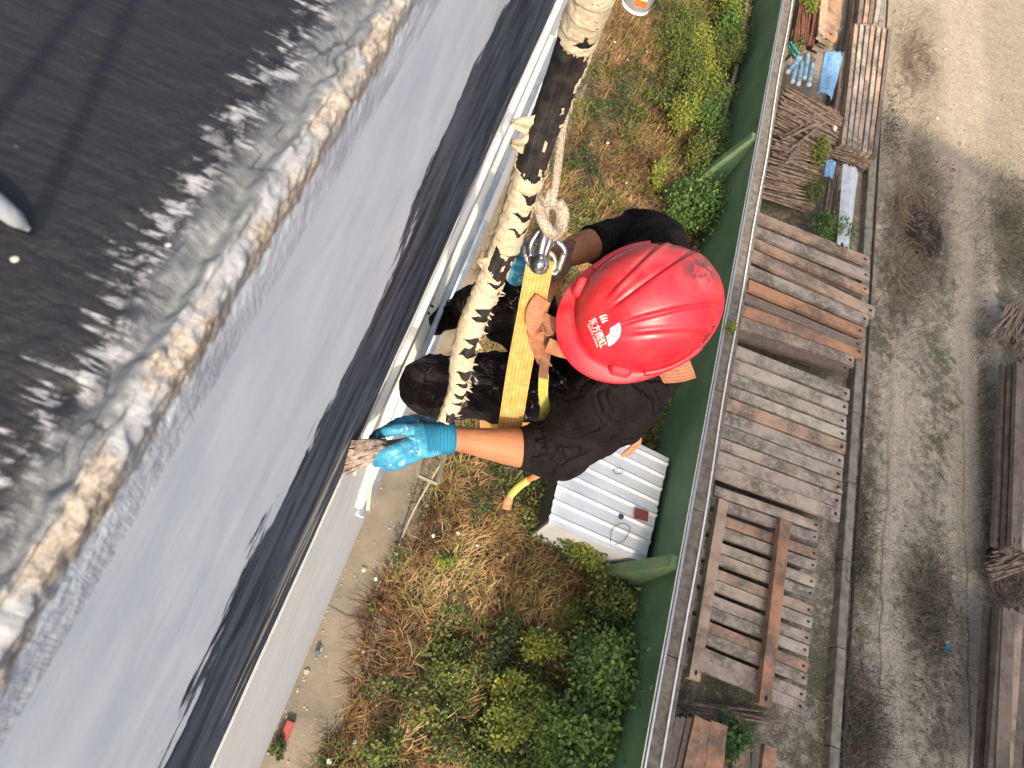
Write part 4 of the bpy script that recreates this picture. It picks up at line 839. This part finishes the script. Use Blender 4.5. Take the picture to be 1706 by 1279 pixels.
tube('glove_cuff', [at(707, 732, H0), at(726, 731, H0), at(750, 730, H0), at(755, 730, H0)], [.037, .035, .034, .035], M['glove_cuff'], gl, seg=28, n=84, rf=lambda t, th: 1+.05*math.cos(t*84*1.05)+.012*math.sin(th*3+t*5))
# right glove gripping behind the shackle
R0 = 1.28
gp = [tube_vf(A((908, 440, R0), (888, 446, R0)), [.032, .036], seg=14, flat=.6)]
for k, (a, b, c, d) in enumerate([((885, 432, R0), (868, 428, R0-.01), (862, 416, R0+.0), (868, 404, R0+.01)), ((882, 440, R0), (864, 440, R0-.015), (852, 434, R0), (852, 424, R0+.02)),
        ((882, 450, R0), (866, 454, R0-.01), (852, 452, R0), (846, 444, R0+.02)), ((886, 458, R0), (870, 466, R0-.005), (858, 468, R0+.01), (850, 462, R0+.02))]):
    gp.append(tube_vf(A(a, b, c, d), [.013, .012, .0115, .010], seg=10, n=12)); gp.append(ball_vf(at(*d), .0102, 10))
gp.append(tube_vf(A((900, 455, R0+.01), (888, 474, R0+.01), (874, 480, R0+.02)), [.016, .0135, .011], seg=10, n=10))
fuse('glove', gp, .0032, 2, M['glove'], per, wrk(55, .0016, 9))

# helmet: own local frame
O = at(1076, 515, 1.06); ctoc = -(O-Vector((0, 0, CAM_Z))).normalized()
U = (ctoc*.80+Vector((0, 0, 1))*.42).normalized(); Fv = ROT @ Vector((-.908, -.418, 0)); Fv = (Fv-U*Fv.dot(U)).normalized(); Lv = U.cross(Fv)
HM = Matrix((Fv, Lv, U)).transposed().to_4x4(); HM.translation = O
ha, hb_, hd = .140, .117, .135
def ridge(x, y):
    if x > .085: return 0
    s = (.085-x); w0 = .011+s*.20; w1 = .030+s*.36; q = abs(y); k = min(1, s/.03)
    g = 0
    g += .0055*k/(1+math.exp((q-w0)/.0013))
    g -= .0042*k*math.exp(-((q-w0-.005)/.0030)**2)
    g += .0036*k*math.exp(-((q-w1)/.005)**2)-.0026*k*math.exp(-((q-w1-.010)/.004)**2)
    return g
def dome(x, y):
    rho = min(.9999, math.hypot(x/ha, y/hb_)); return hd*math.cos(math.asin(rho))**.92+ridge(x, y)*(1-rho**8)
nr_, nt_ = 90, 220; V = [(0, 0, dome(0, 0))]; F = []
def rim(th):
    c = math.cos(th); front = max(0, c)**1.5; rear = max(0, -c)**4
    side = abs(math.sin(th))
    return .009+.031*front+.012*rear, -.006-.010*front-.010*rear
for i in range(1, nr_+1):
    ph = i/nr_*math.pi/2; rho = math.sin(ph)
    for j in range(nt_):
        th = 2*math.pi*j/nt_; x, y = ha*rho*math.cos(th), hb_*rho*math.sin(th); g = ridge(x, y); nx, ny, nz_ = x/ha**2, y/hb_**2, math.cos(ph)*hd/hd**2; l = math.sqrt(nx*nx+ny*ny+nz_*nz_); k = 1-max(0, (rho-.97)/.03)
        V.append((x+nx/l*g*k, y+ny/l*g*k, hd*math.cos(ph)**.92+nz_/l*g*k-(.012 if False else 0)))
for fr_, dz_ in ((.25, .15), (.6, .45), (.9, .85), (1.0, 1.0), (.995, 1.5)):
    for j in range(nt_):
        th = 2*math.pi*j/nt_; bw, dz = rim(th); r0x, r0y = ha*math.cos(th), hb_*math.sin(th); nl = math.hypot(math.cos(th)/ha, math.sin(th)/hb_); nx, ny = math.cos(th)/ha/nl, math.sin(th)/hb_/nl
        V.append((r0x+nx*bw*fr_, r0y+ny*bw*fr_, dz*dz_-(0.003 if dz_ > 1.2 else 0)))
rows_ = nr_+5
for j in range(nt_): F.append([0, 1+j, 1+(j+1) % nt_])
for i in range(rows_-1):
    for j in range(nt_): a = 1+i*nt_; F.append([a+j, a+nt_+j, a+nt_+(j+1) % nt_, a+(j+1) % nt_])
hel = obj('helmet', V, F, M['helmet'], None, True); hel.parent = per; hel.matrix_parent_inverse = Matrix.Translation(per.location).inverted(); hel.matrix_basis = HM
md = hel.modifiers.new('t', 'SOLIDIFY'); md.thickness = .0025; md.offset = -1
def hchild(name, V, F, mat, smooth=False):
    o = obj(name, V, F, mat, None, smooth); o.parent = hel; return o
for s in (1, -1):
    # raised accessory bracket where brim meets shell, and the long slot behind it
    ang = s*.82; bx_, by_ = (ha+.004)*math.cos(ang), (hb_+.004)*math.sin(ang); tang = Vector((-ha*math.sin(ang), hb_*math.cos(ang), 0)).normalized(); nrm = Vector((tang.y, -tang.x, 0))
    rot = Matrix((tang, nrm, Vector((0, 0, 1)))).transposed(); v, f = box_vf((bx_, by_, .014), (.040, .020, .030), rot, .005); hchild('side_bracket', v, f, M['helmet'])
    pts = []
    for k in range(9):
        an_ = s*(1.15+.85*k/8); pts.append(Vector(((ha+.004)*math.cos(an_), (hb_+.004)*math.sin(an_), .012)))
    v, f = tube_vf(pts, [.006, .006], seg=8, n=24); hchild('side_rail', v, f, M['helmet'], True)
    pts = [Vector(((ha+.0015)*math.cos(s*(2.05+.3*k/4)), (hb_+.0015)*math.sin(s*(2.05+.3*k/4)), .016)) for k in range(5)]
    v, f = tube_vf(pts, [.0032, .0032], seg=6, n=10); hchild('vent_slot', v, f, M['helmet_slot'], True)
def lift(x, y, e=.0007): return Vector((x, y, dome(x, y)+e))
TX = .097        # baseline distance towards the brim
def decal_poly(polys, name):
    V = []; F = []
    for poly in polys:
        n0 = len(V); V += [lift(*p) for p in poly]; F.append(list(range(n0, n0+len(poly))))
    bm = bmesh.new(); vs = [bm.verts.new(p) for p in V]
    for f in F: bm.faces.new([vs[i] for i in f])
    bmesh.ops.triangulate(bm, faces=bm.faces[:])
    for _ in range(2): bmesh.ops.subdivide_edges(bm, edges=[e for e in bm.edges if e.calc_length() > .003], cuts=1)
    for q in bm.verts: q.co = lift(q.co.x, q.co.y)
    bmesh.ops.recalc_face_normals(bm, faces=bm.faces[:])
    me = bpy.data.meshes.new(name); bm.to_mesh(me); bm.free(); o = link(name, me, M['decal']); o.parent = hel; return o
def decal_text(s, size, cx, bx0, name, bold=0):
    cu = bpy.data.curves.new('t', 'FONT'); cu.body = s; cu.size = size; cu.align_x = 'CENTER'; cu.offset = bold; cu.resolution_u = 3
    to = bpy.data.objects.new('t', cu); C.objects.link(to); dg = bpy.context.evaluated_depsgraph_get(); me = bpy.data.meshes.new_from_object(to.evaluated_get(dg)); bpy.data.objects.remove(to)
    bm = bmesh.new(); bm.from_mesh(me)
    for q in bm.verts: X_, Y_ = q.co.x, q.co.y; q.co = Vector((bx0-Y_, cx+X_, 0))
    bmesh.ops.triangulate(bm, faces=bm.faces[:])
    for _ in range(2): bmesh.ops.subdivide_edges(bm, edges=[e for e in bm.edges if e.calc_length() > .003], cuts=1)
    for q in bm.verts: q.co = lift(q.co.x, q.co.y)
    bm.to_mesh(me); bm.free(); me.name = name; me.materials.clear(); o = link(name, me, M['decal']); o.parent = hel; return o
LY = .010
decal_text('东方雨虹', .0138, LY, .1195, 'lettering', .00015); decal_text('ORIENTAL YUHONG', .0048, LY, .1250, 'lettering', .00004)
DO = .0095
def arc(cx, cy, r0, r1, a0, a1, n_=14, sh=0):
    o_ = [(cx+r1*math.cos(a0+(a1-a0)*k/n_), cy+r1*math.sin(a0+(a1-a0)*k/n_)) for k in range(n_+1)]; i_ = [(cx+sh+r0*math.cos(a0+(a1-a0)*k/n_), cy+r0*math.sin(a0+(a1-a0)*k/n_)) for k in range(n_+1)]
    return o_+i_[::-1]
em = []
for k in range(3): em.append([(.088-.0, LY-.026+k*.0058), (.080, LY-.0255+k*.0058), (.075+k*.001, LY-.0225+k*.0056), (.0745+k*.001, LY-.0195+k*.0052), (.079, LY-.0222+k*.0056), (.088, LY-.0222+k*.0058)])
for k in range(3): em.append(arc(.090, LY+.006, .010+k*.0062, .0148+k*.0062+(.003 if k == 2 else 0), math.pi*1.02, math.pi*.46, 12))
em = [[(.105+(x+DO-.100)*.88, LY+(y-LY)*.88) for x, y in p] for p in em]; decal_poly(em, 'emblem')
# harness, collar
col_pts = A((1060, 612, 1.15), (1095, 619, 1.165), (1130, 618, 1.175), (1152, 612, 1.18)); ribbon('collar', col_pts, [ROT @ Vector((.15, -1, .2))]*4, .048, .006, M['orange_web'], per)
for nm, p_, w_, wd, mt in (('harness_strap', A((940, 462, 1.2), (916, 480, 1.2), (898, 520, 1.2), (893, 558, 1.23), (899, 590, 1.26), (908, 608, 1.3)), [Vector((.3, .3, 1)), Vector((.9, .1, .4)), Vector((1, .2, 0)), Vector((1, -.2, .2)), Vector((.9, -.3, .5)), Vector((1, 0, 0))], .034, 'orange_web'),
                          ('harness_strap', A((905, 498, 1.16), (892, 520, 1.18), (893, 545, 1.2), (910, 548, 1.2), (922, 528, 1.19)), [Vector((1, .2, .3))]*5, .036, 'orange_web'),
                          ('harness_strap', A((952, 400, 1.26), (944, 425, 1.22), (936, 452, 1.2), (932, 472, 1.2)), [Vector((1, .2, .1))]*4, .024, 'brown_web'),
                          ('harness_strap', A((918, 545, 1.2), (912, 580, 1.24), (907, 608, 1.28), (905, 630, 1.32)), [Vector((1, 0, .2))]*4, .020, 'brown_web'),
                          ('harness_strap', A((906, 622, 1.31), (905, 655, 1.36), (908, 680, 1.4), (905, 700, 1.43)), [Vector((1, 0, .1))]*4, .022, 'lime_web'),
                          ('harness_strap', A((912, 575, 1.2), (930, 582, 1.2), (950, 588, 1.2), (975, 600, 1.22)), [Vector((0, 1, .4))]*4, .03, 'orange_web')):
    ribbon(nm, p_, w_, wd, .0028, M[mt], per, n=40)
tube('harness_pad', A((1066, 726, 1.42), (1060, 740, 1.45), (1046, 754, 1.47), (1034, 760, 1.48)), [.006, .014, .014, .006], M['orange_web'], per, seg=10, n=16, flat=.5)
lan = empty('lanyard', at(862, 820, 1.7), 'loose lanyard end with lime sleeve dangling below the left arm', 'strap')
tube('strap', A((918, 782, 1.6), (895, 792, 1.62), (876, 802, 1.66), (862, 815, 1.7)), [.009, .008], M['orange_web'], lan, seg=10, flat=.5); tube('sleeve', A((880, 800, 1.65), (868, 808, 1.68), (857, 818, 1.7), (850, 826, 1.72)), [.010, .011], M['lime_web'], lan, seg=10, flat=.6)
tube('end_knot', A((851, 824, 1.72), (846, 836, 1.74), (843, 848, 1.75)), [.009, .013, .013], M['orange_web'], lan, seg=10)
# seat
seat = empty('work_seat', at(915, 612, 1.88), 'hanging work seat board under the worker with yellow strap ends', 'seat')
c_ = at(925, 612, 1.885); box('board', c_, (.20, .52, .022), M['wood_orange'], seat, b=.004)
def strap_side(a, name='webbing'): ribbon(name, a[0], a[1], .055, .004, M['webbing'], seat, n=60)
rotc = ROT @ Vector((1, .12, 0))
strap_side((A((901, 432, 1.12), (897, 452, 1.13), (882, 530, 1.22), (866, 610, 1.33), (853, 690, 1.44), (848, 722, 1.49), (846, 760, 1.60), (860, 740, 1.86)), [rotc]*8))
ribbon('webbing', A((800, 711, 1.72), (835, 708, 1.70), (870, 713, 1.70), (900, 712, 1.72)), [Vector((0, 1, .3))]*4, .030, .004, M['webbing'], seat, n=24)
tube('webbing', A((915, 440, 1.14), (925, 470, 1.3), (935, 520, 1.6), (945, 540, 1.86)), [.012, .012], M['webbing'], seat, seg=8, flat=.3)
# brush
bt0, bt1 = wall_at(584, 734), wall_at(567, 794); hd0, hd1 = at(640, 738, 1.425), at(644, 752, 1.425)
br = empty('paint_brush', at(632, 748, 1.43), 'wide paint stiffened brush in the gloved left hand touching the dark band', 'brush')
tube('handle', A((640, 745, 1.435), (672, 738, 1.45), (705, 728, 1.455)), [.014, .011, .013], M['brushwood'], br, seg=10, flat=.6)
tube('ferrule', A((645, 745, 1.435), (628, 747, 1.435)), [.019, .021], M['steel_dirty'], br, seg=14, flat=.6, n=4)
V = []; F = []; nn = 30
for k in range(150):
    t = random.random(); t0 = min(1, max(0, t+random.gauss(0, .12))); s_ = Vector((random.uniform(-.004, .004), random.uniform(-.004, .004), random.uniform(-.014, .014)))
    a = hd0.lerp(hd1, t0)+s_; b = bt0.lerp(bt1, t)+s_*.7; b.x = max(XW+.002, b.x); 
    if random.random() < .3: b = a.lerp(b, random.uniform(.7, .95))
    m = a.lerp(b, .5)+Vector((0, 0, .006*random.gauss(0, 1))); v, f = tube_vf([a, m, b], [.0035, .0030, .0009], seg=5, n=6); n0 = len(V); V += v; F += [[i+n0 for i in q] for q in f]
o = obj('bristles', V, F, M['bristle'], br, True); tag(o, kind='stuff')
# pale tape hanging from the edge below the glove
dr = ribbon('tape_strip', A((621, 776, 1.60), (616, 815, 1.70), (613, 850, 1.82)), [rotc]*3, .009, .002, M['drip'], None); tag(dr, 'pale green strip of tape hanging beneath the glove', 'tape')
# rope, knot, shackle, carabiner
hp = [(1012, -120, .40), (985, 0, .49), (962, 60, .555), (930, 150, .65), (894, 250, .75), (866, 340, .86), (838, 420, .97), (808, 490, 1.07), (785, 545, 1.15), (770, 600, 1.23), (763, 650, 1.31), (743, 700, 1.37)]
HP = A(*hp)
rope = empty('suspension_rope', at(915, 360, 1.05), 'braided grey rope coming from behind the hose, knotted to the steel shackle', 'rope')
tube('line', A((985, -60, .56), (962, 60, .68), (944, 170, .80), (934, 230, .87), (926, 300, .96), (918, 342, 1.0)), [.0085, .0085], M['rope'], rope, seg=12, n=60)
kp = A((920, 318, .985), (912, 336, 1.0), (902, 332, 1.01), (898, 350, 1.02), (906, 372, 1.03), (918, 388, 1.045), (926, 384, 1.06), (934, 366, 1.06), (932, 348, 1.05), (920, 338, 1.04), (908, 346, 1.05), (905, 366, 1.06))
tube('knot', kp, [.0115, .0115], M['rope'], rope, seg=12, n=90)
tube('knot_eye', A((930, 336, 1.03), (939, 352, 1.05), (938, 372, 1.06), (928, 388, 1.07), (916, 396, 1.07), (904, 386, 1.07)), [.011, .010], M['rope'], rope, seg=12, n=50)
shk = empty('shackle', at(903, 430, 1.1), 'galvanised bow shackle with a large bolt head on top of the yellow strap', 'shackle')
tube('bow', A((884, 428, 1.10), (884, 408, 1.09), (896, 388, 1.07), (909, 380, 1.06), (916, 392, 1.06), (912, 412, 1.07), (905, 428, 1.085)), [.0075, .0075], M['steel'], shk, seg=14, n=60)
tube('bow_bar', A((910, 376, 1.045), (905, 400, 1.055), (900, 424, 1.07)), [.0105, .0095], M['steel'], shk, seg=16, n=20)
bc = at(898, 441, 1.075); ax = -ctoc; 
tube('bolt_head', [bc+ctoc*.010, bc+ctoc*.004, bc-ctoc*.006], [.0125, .0135, .0135], M['steel'], shk, seg=6, n=4); tube('bolt_washer', [bc-ctoc*.006, bc-ctoc*.012], [.019, .019], M['steel'], shk, seg=24, n=2); tube('bolt_shank', [bc-ctoc*.012, bc-ctoc*.06], [.008, .008], M['steel'], shk, seg=14, n=2)
cab = empty('carabiner', at(930, 430, 1.12), 'large steel carabiner loop beside the bolt, between shackle and helmet', 'carabiner')
tube('frame', A((912, 402, 1.09), (926, 402, 1.095), (938, 412, 1.1), (941, 424, 1.11), (934, 442, 1.13), (926, 456, 1.14), (918, 452, 1.14), (914, 436, 1.13), (910, 420, 1.11), (908, 408, 1.10), (912, 402, 1.09)), [.0052, .0052], M['steel'], cab, seg=12, n=90)
tube('gate', A((940, 422, 1.105), (930, 452, 1.135)), [.0058, .0058], M['steel_dirty'], cab, seg=10, n=4)
rn = tube('ring', A((876, 428, 1.11), (874, 416, 1.11), (882, 407, 1.105), (896, 406, 1.10), (908, 416, 1.11), (922, 428, 1.12), (924, 444, 1.13), (914, 452, 1.14), (900, 450, 1.14), (884, 442, 1.12), (876, 428, 1.11)), [.0055, .0055], M['steel_dirty'], None, seg=10, n=80); tag(rn, 'dirty steel link passing under the shackle bolt', 'ring')
# hose with torn tape
hose = empty('rope_hose', HP[0], 'long black rubber hose wrapped in torn cream tape hanging along the facade', 'hose')
NS, NT = 760, 72
PP = catmull(HP, NS); RR = interp([.0205, .0215, .0225, .0232, .0225, .0215, .0222, .0222, .0222, .0205, .0175, .0145], NS)
imgx = ROT @ Vector((1, 0, 0))
def hose_shell(extra, mask, name, mat):
    fr = []; V = []
    s = 0; S_ = []
    for i in range(NS+1):
        if i: s += (PP[i]-PP[i-1]).length
        S_.append(s); t = (PP[min(i+1, NS)]-PP[max(i-1, 0)]).normalized(); a = (imgx-t*imgx.dot(t)).normalized(); b = a.cross(t)
        if b.dot(-PP[i]+Vector((0, 0, CAM_Z))) < 0: b = -b
        for j in range(NT):
            th = 2*math.pi*j/NT; r = RR[i]
            tw = .0042*math.exp(-((th-math.pi*.56)/.22)**2) if mat is M['rubber'] or extra < .001 else .0015*math.exp(-((th-math.pi*.56)/.3)**2)
            lum = .0012*noise.noise(Vector((math.cos(th)*2, math.sin(th)*2, s*38)))
            e = extra+(0 if extra == 0 else .0022*((s/.029+th*.12+.4*noise.noise(Vector((s*20, 0, 1)))) % 1)+.0012*noise.noise(Vector((math.cos(th)*5, math.sin(th)*5, s*120))))
            V.append(PP[i]+(a*math.cos(th)+b*math.sin(th))*(r-tw+lum+e))
    F = []
    for i in range(NS):
        for j in range(NT):
            if mask is None or mask(S_[i], 2*math.pi*(j+.5)/NT, PP[i]): F.append([i*NT+j, i*NT+(j+1) % NT, (i+1)*NT+(j+1) % NT, (i+1)*NT+j])
    return obj(name, V, F, mat, hose, True)
hose_shell(0, None, 'rubber_tube', M['rubber'])
LEN = sum((PP[i+1]-PP[i]).length for i in range(NS)); ctrl = [i/(len(HP)-1) for i in range(len(HP))]
def s_at(py):
    vs = [p[1] for p in hp]; t = float(np.interp(py, vs, ctrl)); k = int(t*NS); return sum((PP[i+1]-PP[i]).length for i in range(k))
s_a, s_b, s_c, s_d = s_at(62), s_at(276), s_at(405), s_at(445)
s_at30 = s_at(12)
def tape_mask(s, th, p):
    n1 = noise.noise(Vector((math.cos(th)*2.2, math.sin(th)*2.2, s*46))); n2 = noise.noise(Vector((math.cos(th)*6, math.sin(th)*6, s*110+7)))
    jag = .010*n1+.007*n2+.012*math.sin(th*1.0+1.0)
    if s_a+jag < s < s_b+jag:                                   # bare stretch: only islands of tape
        return noise.noise(Vector((math.cos(th)*2.6+4, math.sin(th)*2.6, s*30)))+.4*n2 > .40 and math.cos(th) > .1
    if s_c+jag < s < s_d+jag and math.cos(th) > -.75: return noise.noise(Vector((math.cos(th)*3, math.sin(th)*3, s*50))) > .35
    right = max(0, math.cos(th-.55)); per_ = .046 if s < s_d else .030
    ph = (s/per_+.22*math.sin(th)+.6*noise.noise(Vector((0, 3, s*22)))) % 1
    amp = .20+.85*noise.noise(Vector((2, 5, s*23)))+(.10 if s > s_d else 0)
    if s < s_a: amp = .42 if s_at30 < s < s_at30+.045 else 0
    ph = (ph+.35*noise.noise(Vector((math.cos(th)*1.5, math.sin(th)*1.5, s*17)))) % 1
    wdt = amp*right**1.1+.05*n1*right+.035*n2*right
    return not (abs(ph-.5) < wdt) or right < .06
tp = hose_shell(.0012, tape_mask, 'torn_tape', M['tape']); md = tp.modifiers.new('t', 'SOLIDIFY'); md.thickness = .0009; md.offset = 1
# torn flakes of tape standing off the hose
for k in range(26):
    py = random.uniform(440, 690); t = float(np.interp(py, [p[1] for p in hp], ctrl)); i = min(NS-1, int(t*NS)); tg = (PP[i+1]-PP[i]).normalized(); a = (imgx-tg*imgx.dot(tg)).normalized(); b = a.cross(tg)
    if b.dot(Vector((0, 0, CAM_Z))-PP[i]) < 0: b = -b
    p0 = PP[i]+b*RR[i]*.45+a*RR[i]*.92; ln = random.uniform(.005, .013); q_ = a+tg*random.uniform(-.9, .9)+b*random.uniform(0, .6)
    tube('tape_flake', [p0-tg*.001, p0+q_*ln*.5, p0+q_*ln], [.0035, .0025, .0004], M['tape'], hose, seg=5, flat=.3, n=5)
for py, sd, ln in ((208, -1, .030), (238, -1, .022), (436, -1, .020)):
    t = float(np.interp(py, [p[1] for p in hp], ctrl)); i = int(t*NS); tg = (PP[i+1]-PP[i]).normalized(); a = (imgx-tg*imgx.dot(tg)).normalized()*sd; b = a.cross(tg)
    if b.dot(Vector((0, 0, CAM_Z))-PP[i]) < 0: b = -b
    p0 = PP[i]+b*RR[i]*.45+a*RR[i]*.9; V = []; F = []
    for ii in range(11):
        u = ii/10
        for jj in range(7):
            v_ = (jj/6-.5)*(.034*(1-u*.65))+.004*noise.noise(Vector((u*3, jj, py))); V.append(p0+a*(ln*u*(1-.15*u)+.004*noise.noise(Vector((jj*.8, u*2, py))))+tg*(v_+.010*u)+b*(-.012*u*u+.004*math.sin(jj)))
    for ii in range(10):
        for jj in range(6): q = ii*7+jj; F.append([q, q+1, q+8, q+7])
    o = obj('tape_flap', V, F, M['tape'], hose, True); md = o.modifiers.new('t', 'SOLIDIFY'); md.thickness = .001
# pale rope end, then unseen rope lengths added to cast the membrane shadows
r1 = tube('safety_rope', A((50, 384, .279), (30, 368, .276), (0, 345, .273), (-60, 300, .272), (-200, 200, .271)), [.0012, .0038, .0050, .0054], M['palegrey'], None, seg=14, n=40); tag(r1, 'pale covered rope end lying on the black parapet at the left edge', 'rope')
def shaded_line(p, q, s0, s1, k=6):
    "points out of the picture whose shadow is the line p-q on the parapet top"
    return [p.lerp(q, i/k)+SD*(s0+(s1-s0)*i/k) for i in range(k+1)]
for (p, q), lb in zip(((at(58, 380, .28), at(330, -250, .28)), (at(-40, 245, .28), at(250, -150, .28))), ('unseen braided rope length added to cast a shadow line, nearer the facade', 'second unseen braided rope length added to cast a shadow line, further inboard')):
    L_ = shaded_line(p, q, .27, .85); pass
    o = tube('shadow_rope', L_, [.0034, .0034], M['rope'], None, seg=10, n=60); tag(o, lb, 'rope')
# bucket
hb0 = at(1058, 10, 4.15); bk = empty('paint_bucket', hb0, 'white paint bucket with grey, orange and green label hanging at the top of the picture', 'bucket')
def band(name, z0, z1, a0, a1, rr, mat, wave=0):
    V = []; F = []; n_ = max(8, int((a1-a0)/.1)); m = 6
    for i in range(n_+1):
        a = a0+(a1-a0)*i/n_
        for j in range(m+1):
            z = z0+(z1-z0)*j/m+wave*math.sin((a-a0)/(a1-a0)*math.pi)*(1 if j else .6); r = .132+.028*z/.36+rr; V.append(hb0+Vector((r*math.cos(a), r*math.sin(a), z)))
    for i in range(n_):
        for j in range(m): q = i*(m+1)+j; F.append([q, q+m+1, q+m+2, q+1])
    return obj(name, V, F, mat, bk, True)
band('wall', .0, .36, 0, 2*math.pi, 0, M['bwhite']); band('label', .035, .33, 0, 2*math.pi, .0012, M['bucket_g'])
v, f = tube_vf([hb0, hb0+Vector((0, 0, .004))], [.132, .132], seg=40, n=1); obj('base', v, f, M['bwhite'], bk)
tube('base_ring', [hb0+Vector((.133*math.cos(a), .133*math.sin(a), .006)) for a in np.linspace(0, 2*math.pi, 41)], [.005, .005], M['bwhite'], bk, seg=8, n=80); tube('rim', [hb0+Vector((.162*math.cos(a), .162*math.sin(a), .35)) for a in np.linspace(0, 2*math.pi, 41)], [.007, .007], M['bwhite'], bk, seg=8, n=80)
v, f = tube_vf([hb0+Vector((0, 0, .352)), hb0+Vector((0, 0, .362))], [.163, .163], seg=40, n=1); obj('lid', v, f, M['bwhite'], bk)
fa = math.atan2(-hb0.y, -hb0.x); band('orange_swoosh', .085, .15, fa-.15, fa+.75, .0024, M['b_orange'], .02); band('white_stripe', .165, .18, fa-.1, fa+.6, .0024, M['bwhite'])
gv = []; gc = fa-.42
for k in range(20): a = gc+.20*math.cos(k/20*6.283); z = .155+.032*math.sin(k/20*6.283); r = .132+.028*z/.36+.0035; gv.append(hb0+Vector((r*math.cos(a), r*math.sin(a), z)))
obj('green_disc', gv, [list(range(20))[::-1]], M['b_green'], bk)
tube('handle', [hb0+Vector((.165, 0, .33)), hb0+Vector((.08, 0, .5)), hb0+Vector((0, 0, .56)), hb0+Vector((-.08, 0, .5)), hb0+Vector((-.165, 0, .33))], [.004, .004], M['steel'], bk, seg=6)
br_ = tube('bucket_rope', [hb0+Vector((0, 0, .56)), hb0+Vector((-.02, .02, 2.2)), hb0+Vector((.0, 0, 3.6))], [.008, .008], M['rope'], None, seg=8); tag(br_, 'rope holding the paint bucket, running up out of the picture', 'rope')
# flexible grey line along the path foot of the facade and dangling pale cord
cd = tube('cord', A((742, 760, 9.0), (718, 800, 9.6), (690, 850, 10.1), (672, 890, 10.3), (655, 930, 10.4), (625, 985, 10.42)), [.016, .012], M['rope'], None, seg=6, n=40); tag(cd, 'pale cord trailing down across the concrete path', 'cord')
